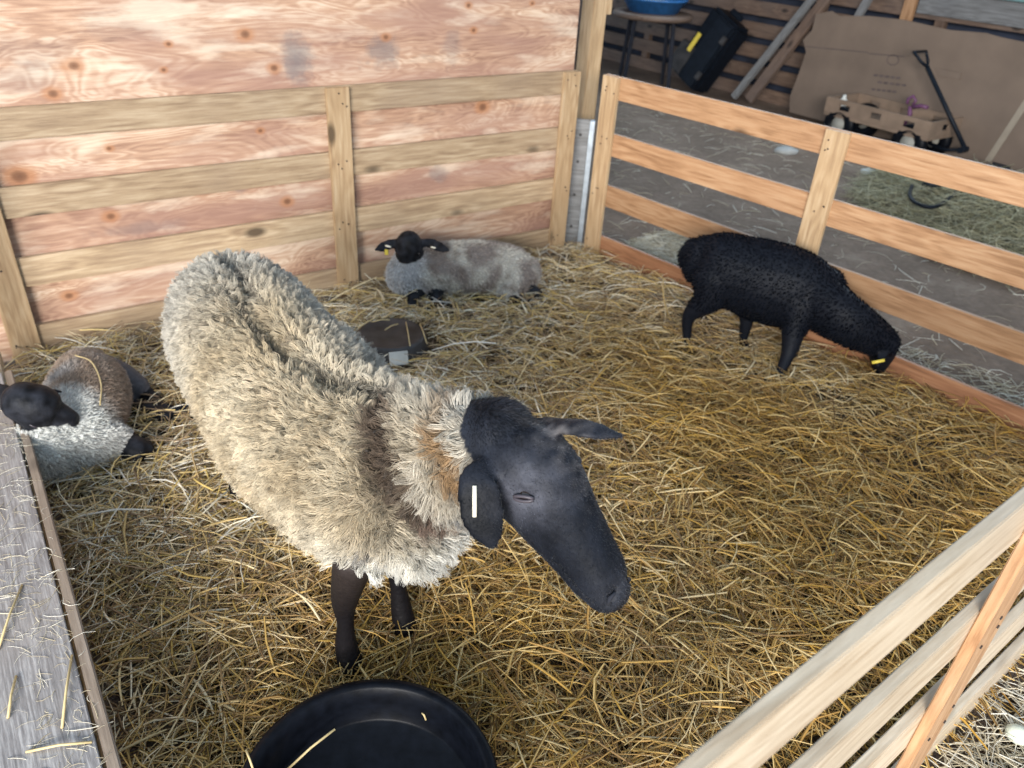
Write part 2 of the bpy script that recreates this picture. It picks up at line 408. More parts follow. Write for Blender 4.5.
# slatted boarding at the far side
sp = empty('slatted_partition', wloc(0, 0.33, 0), rzW)
tag(sp, 'dim slatted board partition across the far side of the barn', 'partition')
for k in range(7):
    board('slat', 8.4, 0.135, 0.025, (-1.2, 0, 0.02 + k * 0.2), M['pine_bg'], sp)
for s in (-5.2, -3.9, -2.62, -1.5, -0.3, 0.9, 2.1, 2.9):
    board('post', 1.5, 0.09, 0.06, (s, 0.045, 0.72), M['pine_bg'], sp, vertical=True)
board('post', 0.9, 0.11, 0.03, (0.62, -0.035, 1.0), M['pine_orange'], sp, vertical=True)
board('rail', 3.2, 0.17, 0.04, (2.3, -0.03, 1.075), M['grey_wood'], sp)
bm = bmesh.new(); bm_box(bm, (0, 0, 0), (1.5, 0.02, 0.5), bev=0.003)
o = from_bm('teal_sheet', bm, M['teal']); o.location = wloc(2.1, 0.24, 1.42); o.rotation_euler = (0, 0, rzW)
tag(o, 'dull teal sheet above the grey rail at the top right', 'sheet')
# two planks leaning on the slats
def leaning(s0, z0, s1, z1, off0, off1, w, mat, label):
    a, c = wloc(s0, off0, z0), wloc(s1, off1, z1); d = c - a
    bm = bmesh.new(); bm_box(bm, (0, 0, 0), (d.length, w, 0.04), bev=0.003)
    o = from_bm('leaning_plank', bm, mat); o.location = (a + c) / 2
    x = d.normalized(); y = (dW - x * dW.dot(x)).normalized(); z = x.cross(y)
    o.rotation_euler = Matrix((x, y, z)).transposed().to_euler()
    tag(o, label, 'plank'); return o
leaning(-0.75, 0.02, -0.12, 1.35, -0.12, 0.27, 0.07, M['grey_wood'], 'grey plank leaning on the slats left of the cardboard')
leaning(-0.60, 0.02, -0.02, 1.30, -0.06, 0.27, 0.11, M['pine_bg'], 'brown plank leaning between the grey plank and the cardboard')
leaning(0.10, 0.4, 0.33, 1.35, 0.1, 0.27, 0.07, M['grey_wood'], 'grey plank rising from behind the cardboard top edge')

# cardboard sheet
def uvW(u, v, off=0.0):
    n = nW * off
    p = onwall(u, v, W1 + n, W2 + n); q = p - W1
    return (q.dot(dW), p.z)
out = [(788, 118), (790, 96), (800, 70), (806, 52), (803, 40), (812, 30), (816, 14), (832, 11), (840, 16), (870, 16), (905, 20), (950, 30), (986, 33), (1000, 37), (1024, 42), (1075, 52), (1100, 180), (1000, 200), (900, 160)]
pts = [uvW(*p) for p in out]
bm = bmesh.new()
def slab(bm, pts, y0, y1, mi=0):
    f = [bm.verts.new((x, y0, z)) for x, z in pts]; k = [bm.verts.new((x, y1, z)) for x, z in pts]
    a = bm.faces.new(f); c = bm.faces.new(k[::-1]); fs = [a, c]
    for i in range(len(pts)):
        j = (i + 1) % len(pts); fs.append(bm.faces.new((f[j], f[i], k[i], k[j])))
    for q in fs: q.material_index = mi
    bmesh.ops.recalc_face_normals(bm, faces=fs)
slab(bm, [(x, max(z, 0.0)) for x, z in pts], 0, 0.012)
o = from_bm('cardboard_sheet', bm, [M['card']]); o.location = W1; o.rotation_euler = (0, 0, rzW)
tag(o, 'large brown cardboard sheet leaning behind the garden wagon', 'cardboard')
bm = bmesh.new()
for (x0, y0, x1, y1) in ((806, 46, 868, 52), (868, 53, 905, 56)):      # creases
    a, c = uvW(x0, y0), uvW(x1, y1); slab(bm, [a, c, (c[0], c[1] - .008), (a[0], a[1] - .008)], -0.002, -0.0005)
for i, (x0, x1, y) in enumerate(((874, 902, 74), (878, 908, 81), (872, 898, 88))):
    for k in range(5):
        xa_, xb_ = x0 + (x1 - x0) * k / 5, x0 + (x1 - x0) * (k + .75) / 5
        a, c = uvW(xa_, y + (xa_ - x0) * .12), uvW(xb_, y + (xb_ - x0) * .12); slab(bm, [a, c, (c[0], c[1] - .018), (a[0], a[1] - .018)], -0.002, -0.0005)
for k in range(10):
    a0, a1 = 2 * math.pi * k / 10, 2 * math.pi * (k + .8) / 10; c0 = uvW(893, 60)
    p = [(c0[0] + .06 * math.cos(a0), c0[1] + .045 * math.sin(a0)), (c0[0] + .06 * math.cos(a1), c0[1] + .045 * math.sin(a1)), (c0[0] + .05 * math.cos(a1), c0[1] + .035 * math.sin(a1)), (c0[0] + .05 * math.cos(a0), c0[1] + .035 * math.sin(a0))]
    slab(bm, p, -0.002, -0.0005)
k = from_bm('printing', bm, M['card_dark'], o); tag(k, 'faint dark printing and creases on the cardboard')
bm = bmesh.new(); a, c = uvW(936, 68), uvW(962, 73); slab(bm, [a, c, (c[0], c[1] - .05), (a[0] + .05, a[1] - .05)], -0.012, -0.001)
from_bm('flap', bm, M['card'], o)
M['tape'] = plain('packing_tape', (0.30, 0.255, 0.20), 0.5, var=0.04)
bm = bmesh.new(); a, c = uvW(1024, 100), uvW(985, 160); slab(bm, [a, (a[0] + .05, a[1]), (c[0] + .05, c[1]), c], -0.003, -0.0005)
from_bm('tape_strip', bm, M['tape'], o)

# black case leaning on the slats
case = empty('tool_case', wloc(-1.32, -0.20, 0.0), rzW)
tag(case, 'black plastic tool case standing tilted in the dark with a yellow label', 'case')
TC = Matrix.Rotation(math.radians(24), 3, 'Y') @ Matrix.Rotation(math.radians(-14), 3, 'X')
def cpart(name, c, s, mat, bev, par=case):
    bm = bmesh.new(); bm_box(bm, (0, 0, 0), s, bev=bev)
    o = from_bm(name, bm, mat, par); o.location = TC @ Vector(c) + Vector((0, 0, 0.08)); o.rotation_euler = TC.to_euler(); return o
cpart('body', (0.0, 0, 0.36), (0.42, 0.26, 0.74), M['black_plastic'], 0.035)
cpart('lid', (0.08, -0.16, 0.36), (0.26, 0.07, 0.70), M['black_plastic'], 0.02)
cpart('front_pocket', (-0.14, -0.15, 0.17), (0.22, 0.07, 0.3), M['rubber_dusty'], 0.015)
cpart('handle', (0.0, 0.02, 0.77), (0.18, 0.04, 0.06), M['black_plastic'], 0.015)
cpart('label_strip', (-0.10, -0.192, 0.36), (0.05, 0.01, 0.2), M['tag_yellow'], 0.002)
for s_ in (-1, 1): cpart('latch', (0.19, -0.2, 0.36 + s_ * 0.2), (0.06, 0.03, 0.08), M['rubber_dusty'], 0.006)

# round table with a blue tub at the top left of the alley
tq = at(654, 5, .78)
tb = empty('round_table', (tq.x, tq.y, 0)); tb.scale = (1, 1, 1)
tag(tb, 'dark round wooden table in the shadows behind the corner post', 'table')
bm = bmesh.new(); bm_lathe(bm, [(0, 0.66), (0.40, 0.66), (0.42, 0.675), (0.42, 0.70), (0.40, 0.715), (0, 0.715)], 40); from_bm('tabletop', bm, M['pine_bg'], tb)
for k in range(4):
    a = math.pi / 4 + k * math.pi / 2
    bm = bmesh.new(); bm_cyl(bm, (0.34 * math.cos(a), 0.34 * math.sin(a), -0.03), (0.28 * math.cos(a), 0.28 * math.sin(a), 0.665), 0.02, 0.024, 12)
    from_bm('leg', bm, M['ink'], tb)
bl = empty('blue_basin', (tq.x, tq.y, .716))
tag(bl, 'blue plastic basin with white contents on the dark round table', 'basin')
bm = bmesh.new(); bm_lathe(bm, [(0, 0), (0.25, 0), (0.33, 0.12), (0.345, 0.12), (0.345, 0.135), (0.32, 0.135), (0.24, 0.015), (0, 0.012)], 40); from_bm('bowl', bm, M['blue'], bl, True)
bm = bmesh.new(); bm_lathe(bm, [(0, 0.10), (0.2, 0.10), (0.3, 0.09), (0.0, 0.02)], 32); from_bm('contents', bm, M['white_plastic'], bl, True)

# tall post behind the pen corner, grey angle post inside the corner
cp = empty('corner_post', at(586, 236, 0) + Vector((-0.12, 0.20, 0)), rzB)
tag(cp, 'tall pale square post rising behind the back corner of the pen', 'post')
bm = bmesh.new(); bm_box(bm, (0, 0, 0), (3.1, 0.10, 0.09), bev=0.003); o = from_bm('post_core', bm, M['pine_light'], cp); o.location = (0.06, 0, 1.5); o.rotation_euler = (0, math.pi / 2, 0)
bm = bmesh.new(); bm_box(bm, (0, 0, 0), (1.9, 0.09, 0.035), bev=0.003); o = from_bm('side_plank', bm, M['pine_light'], cp); o.location = (0.125, 0, 2.08); o.rotation_euler = (0, math.pi / 2, 0)
gpst = empty('angle_post', at(575, 243, 0) + Vector((0.0, 0.02, -0.03)), (rzB + rzR) / 2)
tag(gpst, 'short grey metal angle post standing in the back corner of the pen', 'post')
bm = bmesh.new(); bm_box(bm, (-0.025, 0, 0.35), (0.075, 0.008, 0.70), bev=0.002); from_bm('web', bm, M['grey_wood'], gpst)
bm = bmesh.new(); bm_box(bm, (0.026, -0.02, 0.35), (0.025, 0.05, 0.70), bev=0.002); from_bm('flange', bm, M['zinc'], gpst)
for z in (0.12, 0.3, 0.48, 0.62):
    bm = bmesh.new(); bm_cyl(bm, (-0.03, -0.008, z), (-0.03, -0.003, z), 0.008, n=10); from_bm('bolt_head', bm, M['rubber_dusty'], gpst)

# plank platform along the left side
bm = bmesh.new()
e0, e1 = Vector((-1.56, 2.02, 0.0)), Vector((-0.30, 0.32, 0.0)); de = (e1 - e0).normalized(); ne = Vector((de.y, -de.x, 0))
if ne.x > 0: ne = -ne
M['pine_edge'] = wood_mat('grey_brown_edge', (0.36, 0.29, 0.23), (0.29, 0.225, 0.17), (0.2, 0.15, 0.11))
plat = empty('plank_platform', e0, math.atan2(de.y, de.x))
tag(plat, 'low grey weathered plywood platform along the left side, scattered with straw', 'platform')
L = (e1 - e0).length
bm = bmesh.new(); bm_box(bm, (0, 0, 0), (L + 0.2, 1.2, 0.018), bev=0.002)
top = from_bm('top_sheet', bm, None, plat)
top.location = (L / 2 - 0.0, -0.63, 0.213)
bm = bmesh.new(); bm_box(bm, (0, 0, 0), (L + 0.2, 0.022, 0.05), bev=0.003); o = from_bm('edge_strip', bm, M['pine_edge'], plat); o.location = (L / 2, -0.012, 0.198)
bm = bmesh.new(); bm_box(bm, (0, 0, 0), (L, 0.04, 0.2), bev=0.003); o = from_bm('side_board', bm, M['pine'], plat); o.location = (L / 2, -0.05, 0.09)
m, t, b = nt('weathered_plywood')
tc = N(t, 'ShaderNodeTexCoord'); mp = N(t, 'ShaderNodeMapping'); mp.inputs['Scale'].default_value = (5, 90, 20); t.links.new(tc.outputs['Object'], mp.inputs[0])
n1 = N(t, 'ShaderNodeTexNoise', i_Scale=2.0, i_Detail=6.0, i_Roughness=0.75); t.links.new(mp.outputs[0], n1.inputs[0])
n2 = N(t, 'ShaderNodeTexNoise', i_Scale=3.0, i_Detail=3.0); t.links.new(tc.outputs['Object'], n2.inputs[0])
c1 = ramp(t, [(0.3, (0.13, 0.12, 0.115)), (0.5, (0.26, 0.245, 0.24)), (0.68, (0.52, 0.50, 0.48))], n1.outputs[0])
t.links.new(mixc(t, mth(t, 'MULTIPLY', ramp(t, [(0.45, (0, 0, 0)), (0.6, (1, 1, 1))], n2.outputs[0]).outputs[0], .35), c1.outputs[0], (0.34, 0.30, 0.27)), b.inputs['Base Color'])
b.inputs['Roughness'].default_value = 0.38; b.inputs['Specular IOR Level'].default_value = 0.6
bp = N(t, 'ShaderNodeBump', i_Strength=0.5, i_Distance=0.002); t.links.new(n1.outputs[0], bp.inputs['Height']); t.links.new(bp.outputs[0], b.inputs['Normal'])
top.data.materials.append(m)

# ------------------------------------------------------------------ straw
M['straw'] = attr_mat('straw', rough=0.5, spec=0.35)
M['straw_bed'] = plain('straw_litter', (0.06, 0.04, 0.02), 0.9, var=0.35, scale=60, bump=0.8)

def inside(P, poly):
    x, y = P[:, 0], P[:, 1]; r = np.zeros(len(P), bool)
    for i in range(len(poly)):
        x1, y1 = poly[i][0], poly[i][1]; x2, y2 = poly[i - 1][0], poly[i - 1][1]
        c = ((y1 > y) != (y2 > y)) & (x < (x2 - x1) * (y - y1) / (y2 - y1 + 1e-12) + x1); r ^= c
    return r

PEN = [PB_A + Vector((0.02, -0.02, 0)), PB_B + Vector((0, -0.05, 0)), PR_A + Vector((-0.03, -0.03, 0)), PR_END, Vector((2.1, 2.0, 0)), Vector((-0.2, 0.12, 0)), Vector((-0.30, 0.32, 0)), Vector((-1.56, 2.02, 0)), Vector((-1.86, 2.4, 0))]

def stalks(name, XY, zf, lens, wid, cols, mat, tilt=0.16, stack=0.03, ang=None, bend=0.25):
    n = len(XY)
    a = RNG.uniform(0, 2 * np.pi, n) if ang is None else ang
    L = lens; tl = RNG.normal(0, tilt, n); bd = RNG.normal(0, bend, n)
    zb = np.array([zf(x, y) for x, y in XY]) + RNG.uniform(0, 1, n) ** 1.5 * stack + np.abs(tl) * L * 0.35
    K = 4; ts = np.linspace(-0.5, 0.5, K); V = np.zeros((n, K, 3, 3))
    for k, s in enumerate(ts):
        aa = a + bd * s
        cx = XY[:, 0] + np.cos(aa) * L * s; cy = XY[:, 1] + np.sin(aa) * L * s
        cz = zb + tl * L * s - 0.06 * L * (2 * s) ** 2
        w = wid * (1 - 0.35 * abs(s) * 2)
        rl = RNG.uniform(0, 2.1, n) if k == 0 else rl
        for j in range(3):
            th = rl + j * 2 * np.pi / 3
            V[:, k, j, 0] = cx - np.sin(aa) * w * 0.5 * np.cos(th); V[:, k, j, 1] = cy + np.cos(aa) * w * 0.5 * np.cos(th); V[:, k, j, 2] = cz + w * 0.4 * np.sin(th)
    me = bpy.data.meshes.new(name)
    nv = n * K * 3; me.vertices.add(nv); me.vertices.foreach_set('co', V.reshape(-1).astype(np.float32))
    quad = []
    for k in range(K - 1):
        for j in range(3): quad.append([k * 3 + j, k * 3 + (j + 1) % 3, (k + 1) * 3 + (j + 1) % 3, (k + 1) * 3 + j])
    Q = (np.array(quad)[None] + (np.arange(n) * K * 3)[:, None, None]).reshape(-1, 4)
    me.loops.add(Q.size); me.loops.foreach_set('vertex_index', Q.reshape(-1).astype(np.int32))
    me.polygons.add(len(Q)); me.polygons.foreach_set('loop_start', (np.arange(len(Q)) * 4).astype(np.int32)); me.polygons.foreach_set('loop_total', np.full(len(Q), 4, np.int32))
    me.update(calc_edges=True)
    at_ = me.color_attributes.new('Col', 'FLOAT_COLOR', 'POINT')
    c4 = np.ones((nv, 4), np.float32); c4[:, :3] = np.repeat(cols, K * 3, axis=0); at_.data.foreach_set('color', c4.reshape(-1))
    o = bpy.data.objects.new(name, me); C.objects.link(o); me.materials.append(mat)
    return o

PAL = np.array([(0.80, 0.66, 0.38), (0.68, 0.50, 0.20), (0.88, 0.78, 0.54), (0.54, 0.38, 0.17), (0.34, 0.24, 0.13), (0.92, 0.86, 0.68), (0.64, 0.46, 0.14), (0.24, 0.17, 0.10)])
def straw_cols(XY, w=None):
    """pale straw towards the back and the left, golden straw middle right with painted-in gate shade"""
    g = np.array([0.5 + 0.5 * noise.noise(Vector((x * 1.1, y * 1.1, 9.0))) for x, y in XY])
    gold_shade = np.clip(XY[:, 0] * 0.6 - (XY[:, 1] - 2.6) * 0.42 + (g - .5) * 1.2 + 0.25, 0, 1)
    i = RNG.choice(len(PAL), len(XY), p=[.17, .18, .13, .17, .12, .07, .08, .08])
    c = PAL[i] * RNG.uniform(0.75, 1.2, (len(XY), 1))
    pale = np.array([1.02, 1.04, 1.16]); gd = np.array([0.76, 0.62, 0.38])  # gd also darkens: the gate's shade is painted into the golden tint
    return np.clip(c * (pale * (1 - gold_shade[:, None]) + gd * gold_shade[:, None]), 0, 1)

def scatter(n, poly, near=0.0):
    P = np.array([(p[0], p[1]) for p in poly]); lo, hi = P.min(0), P.max(0); out = []
    tot = 0
    while tot < n:
        q = RNG.uniform(lo, hi, (n, 2)); q = q[inside(q, poly)]
        if near:
            d = np.hypot(q[:, 0], q[:, 1]); q = q[RNG.uniform(0, 1, len(q)) < np.clip(near / d, 0, 1)]
        out.append(q); tot += len(q)
    return np.concatenate(out)[:n]

def bed(name, poly, z0, mat, label, res=0.045, fn=straw_z):
    P = np.array([(p[0], p[1]) for p in poly]); lo, hi = P.min(0), P.max(0)
    nx, ny = int((hi[0] - lo[0]) / res) + 1, int((hi[1] - lo[1]) / res) + 1
    bm = bmesh.new(); g = {}
    for i in range(nx):
        for j in range(ny):
            x, y = lo[0] + i * res, lo[1] + j * res
            g[i, j] = (x, y)
    keys = list(g); ins = inside(np.array([g[k] for k in keys]), poly); ok = {k: v for k, v in zip(keys, ins)}
    vs = {}
    def vert(k):
        if k not in vs: x, y = g[k]; vs[k] = bm.verts.new((x, y, fn(x, y) + z0))
        return vs[k]
    for i in range(nx - 1):
        for j in range(ny - 1):
            q = [(i, j), (i + 1, j), (i + 1, j + 1), (i, j + 1)]
            if all(ok[k] for k in q): bm.faces.new([vert(k) for k in q])
    return from_bm(name, bm, mat, smooth=True)
sb = bed('straw_bedding', PEN, -0.012, M['straw_bed'], '')
tag(sb, 'deep golden straw bedding covering the floor of the pen', 'straw', kind='stuff')
FULL = 1.0
XY = scatter(int(62000 * FULL), PEN, 1.9)
ln = RNG.gamma(4.5, 0.026, len(XY)).clip(0.035, 0.30)
dn_ = np.array([noise.noise(Vector((x * 4.5, y * 4.5, 3.3))) + .5 * noise.noise(Vector((x * 11, y * 11, 1.3))) for x, y in XY])
keep = RNG.uniform(0, 1, len(XY)) < np.clip(.85 + dn_ * 1.2, .45, 1); XY, ln = XY[keep], ln[keep]
for (cx_, cy_, rr_) in ((-.222, .842, .242), (at(391, 333, .07).x, at(391, 333, .07).y, .15)):
    keep = np.hypot(XY[:, 0] - cx_, XY[:, 1] - cy_) > rr_ + ln * .42; XY, ln = XY[keep], ln[keep]
wv = RNG.gamma(3.2, 0.0012, len(XY)).clip(0.0016, 0.0085)
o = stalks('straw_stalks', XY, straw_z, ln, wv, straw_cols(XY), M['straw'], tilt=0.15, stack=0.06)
o.parent = sb; tag(o, kind='stuff')

# ------------------------------------------------------------------ animals: lofted limbs grown into one skin
def catmull(P, n):
    P = np.array(P, float); Q = np.vstack([2 * P[0] - P[1], P, 2 * P[-1] - P[-2]]); out = []
    for i in range(1, len(Q) - 2):
        for k in range(n):
            t_ = k / n; a, b_, c_, d_ = Q[i - 1], Q[i], Q[i + 1], Q[i + 2]
            out.append(0.5 * ((2 * b_) + (c_ - a) * t_ + (2 * a - 5 * b_ + 4 * c_ - d_) * t_ ** 2 + (3 * b_ - a - 3 * c_ + d_) * t_ ** 3))
    out.append(P[-1]); return np.array(out)

class Animal:
    def __init__(s): s.bm = bmesh.new(); s.sam = []
    def chain(s, tagname, rows, up=(0, 0, 1), n=6, seg=20):
        """rows: (x, y, z, half-width a, half-height b) along the limb; lofted with round ends"""
        R = catmull(rows, n); Cn, A, B = R[:, :3], np.maximum(R[:, 3], .004), np.maximum(R[:, 4], .004)
        up = np.array(up, float); rings = []; T = np.gradient(Cn, axis=0); T /= np.linalg.norm(T, axis=1)[:, None] + 1e-9
        fr = []
        for c, t_, a, b_ in zip(Cn, T, A, B):
            S = np.cross(t_, up); S /= np.linalg.norm(S) + 1e-9; U = np.cross(S, t_); fr.append((S, U))
            s.sam.append((c, S, U, t_, a, b_, tagname))
        def ring(c, S, U, a, b_): return [s.bm.verts.new(Vector(c + S * a * math.cos(2 * math.pi * k / seg) + U * b_ * math.sin(2 * math.pi * k / seg))) for k in range(seg)]
        for e, sg in ((0, -1), (-1, 1)):
            pass
        r0 = min(A[0], B[0]); r1 = min(A[-1], B[-1])
        seq = []
        for q in (0.97, 0.75, 0.4): seq.append((Cn[0] - T[0] * r0 * q, *fr[0], A[0] * math.sqrt(1 - q * q), B[0] * math.sqrt(1 - q * q)))
        for i in range(len(Cn)): seq.append((Cn[i], *fr[i], A[i], B[i]))
        for q in (0.4, 0.75, 0.97): seq.append((Cn[-1] + T[-1] * r1 * q, *fr[-1], A[-1] * math.sqrt(1 - q * q), B[-1] * math.sqrt(1 - q * q)))
        rings = [ring(*x) for x in seq]
        for a, b_ in zip(rings, rings[1:]):
            for k in range(seg): s.bm.faces.new((a[k], a[(k + 1) % seg], b_[(k + 1) % seg], b_[k]))
        s.bm.faces.new(rings[0][::-1]); s.bm.faces.new(rings[-1])
    def grow(s, voxel=0.008, smooth=6, factor=0.5):
        bmesh.ops.recalc_face_normals(s.bm, faces=s.bm.faces)
        me = bpy.data.meshes.new('tmp'); s.bm.to_mesh(me); s.bm.free()
        o = bpy.data.objects.new('tmp', me); C.objects.link(o)
        m = o.modifiers.new('r', 'REMESH'); m.mode = 'VOXEL'; m.voxel_size = voxel
        m2 = o.modifiers.new('s', 'SMOOTH'); m2.factor = factor; m2.iterations = smooth
        dg = bpy.context.evaluated_depsgraph_get(); dg.update()
        res = bpy.data.meshes.new_from_object(o.evaluated_get(dg)); bpy.data.objects.remove(o)
        s.me = res; n = len(res.vertices)
        co = np.empty(n * 3, np.float32); res.vertices.foreach_get('co', co); s.co = co.reshape(-1, 3).astype(float)
        return res
    def refresh(s):
        s.me.vertices.foreach_set('co', s.co.astype(np.float32).reshape(-1)); s.me.update()
        nn = np.empty(len(s.co) * 3, np.float32); s.me.vertices.foreach_get('normal', nn); s.nrm = nn.reshape(-1, 3).astype(float)
    def classify(s, P):
        """tag index of the limb nearest to each point, plus position along it"""
        best = np.full(len(P), 1e9); idx = np.zeros(len(P), int)
        for i, (c, S, U, T, a, b_, tg) in enumerate(s.sam):
            d = P - c
            q = np.sqrt((d @ S / a) ** 2 + (d @ U / b_) ** 2 + (d @ T / max(a, b_)) ** 2)
            m_ = q < best; best[m_] = q[m_]; idx[m_] = i
        return idx
    def dent(s, pts, r, depth, dirn=None):
        """press (or raise, negative depth) the skin along a path of points"""
        s.refresh()
        D = np.min([np.linalg.norm(s.co - np.array(p), axis=1) for p in pts], axis=0)
        w = np.exp(-(D / r) ** 2)[:, None]
        s.co = s.co - (s.nrm if dirn is None else np.array(dirn)) * w * depth
        s.refresh()
    def surf(s, p):
        """nearest skin point to p"""
        return s.co[np.argmin(np.linalg.norm(s.co - np.array(p), axis=1))]
    def paint(s, fn):
        s.refresh(); cols = fn(s.co, s.classify(s.co))
        a = s.me.color_attributes.new('Col', 'FLOAT_COLOR', 'POINT')
        c4 = np.ones((len(s.co), 4), np.float32); c4[:, :3] = cols; a.data.foreach_set('color', c4.reshape(-1))
    def roots(s, n, dens):
        s.me.calc_loop_triangles(); T = np.empty(len(s.me.loop_triangles) * 3, np.int32); s.me.loop_triangles.foreach_get('vertices', T); T = T.reshape(-1, 3)
        A, B, D = s.co[T[:, 0]], s.co[T[:, 1]], s.co[T[:, 2]]
        cen = (A + B + D) / 3; ar = np.linalg.norm(np.cross(B - A, D - A), axis=1) * dens(cen, s.classify(cen)); ar /= ar.sum()
        k = RNG.choice(len(T), n, p=ar); u = RNG.uniform(0, 1, (n, 2)); f = u.sum(1) > 1; u[f] = 1 - u[f]
        P = A[k] + (B[k] - A[k]) * u[:, :1] + (D[k] - A[k]) * u[:, 1:]
        Nn = np.cross(B[k] - A[k], D[k] - A[k]); Nn /= np.linalg.norm(Nn, axis=1)[:, None] + 1e-9
        out = s.nrm[T[k, 0]]; Nn *= np.sign((Nn * out).sum(1))[:, None]
        return P, Nn
    def hair(s, name, parent, mat, n, dens, length, comb, colour, clumps=0, cl=0.75, curl=0.0, lift=0.6, rad=0.0007, K=5, jit=0.15):
        P, Nn = s.roots(n, dens); idx = s.classify(P)
        L = length(P, idx) * RNG.uniform(0.7, 1.15, n)
        cb = comb(P, idx, Nn); cb -= Nn * (cb * Nn).sum(1)[:, None]; cb /= np.linalg.norm(cb, axis=1)[:, None] + 1e-9
        D = Nn * lift + cb * (1 - lift) + RNG.normal(0, jit, (n, 3)); D /= np.linalg.norm(D, axis=1)[:, None]
        bright = np.ones(n)
        if clumps:
            ci = RNG.choice(n, clumps, replace=False); kd = kdtree.KDTree(clumps)
            for j, i in enumerate(ci): kd.insert(P[i], j)
            kd.balance()
            own = ci[np.array([kd.find(p)[1] for p in P])]
            ph = RNG.uniform(0, 6.28, n)[own]; bright = RNG.uniform(0.66, 1.16, n)[own]
            Dc = D[own]; tip = P[own] + Dc * L[own][:, None]
        pts = np.zeros((n, K, 3)); side = np.cross(Nn, D); side /= np.linalg.norm(side, axis=1)[:, None] + 1e-9
        if clumps: sd = side[own]
        for k in range(K):
            t_ = k / (K - 1)
            p = P - Nn * 0.002 + D * (L * t_)[:, None]
            if clumps:
                pc = P[own] + Dc * (L[own] * t_)[:, None] + sd * (curl * np.sin(t_ * 7 + ph) * t_)[:, None]
                p = p * (1 - cl * t_) + pc * (cl * t_)
            pts[:, k] = p
        cv = bpy.data.hair_curves.new(name); cv.add_curves([K] * n)
        cv.attributes['position'].data.foreach_set('vector', pts.reshape(-1).astype(np.float32))
        rr = np.tile(np.linspace(1, 0.25, K) * rad, n) * np.repeat(RNG.uniform(.7, 1.2, n), K)
        ra = cv.attributes.get('radius') or cv.attributes.new('radius', 'FLOAT', 'POINT'); ra.data.foreach_set('value', rr.astype(np.float32))
        col = colour(P, idx) * (bright * RNG.uniform(0.85, 1.12, n))[:, None]
        c4 = np.ones((n, 4), np.float32); c4[:, :3] = np.clip(col, 0, 1)
        ca = cv.attributes.new('Col', 'FLOAT_COLOR', 'CURVE'); ca.data.foreach_set('color', c4.reshape(-1))
        cv.materials.append(mat)
        o = bpy.data.objects.new(name, cv); C.objects.link(o); o.parent = parent
        return o

def tags_of(an, idx): 
    names = np.array([q[6] for q in an.sam]); return names[idx]

M['wool'] = attr_mat('wool', rough=0.85, spec=0.15, sheen=0.15)
M['hide'] = attr_mat('short_black_hair', rough=0.55, spec=0.14, sheen=0.0, noise_amt=0.3, nscale=90, bump=0.5)
M['black_wool'] = attr_mat('black_wool', rough=0.9, spec=0.04)
M['facehair'] = attr_mat('face_hair', rough=0.36, spec=0.5)
M['eye'] = plain('eye', (0.02, 0.012, 0.008), 0.08, spec=0.8, var=0.0, bump=0)
M['lid'] = plain('eyelid', (0.06, 0.05, 0.06), 0.45)

def ball(name, c, r, mat, parent, squash=(1, 1, 1), rot=None):
    bm = bmesh.new(); bmesh.ops.create_uvsphere(bm, u_segments=20, v_segments=14, radius=r)
    o = from_bm(name, bm, mat, parent, True); o.location = c; o.scale = squash
    if rot is not None: o.rotation_euler = rot
    return o

def nz(P, sc, seed=0.0):
    return np.array([noise.noise(Vector((p[0] * sc + seed, p[1] * sc, p[2] * sc))) for p in P])

def norm(v): v = np.array(v, float); return v / np.linalg.norm(v)

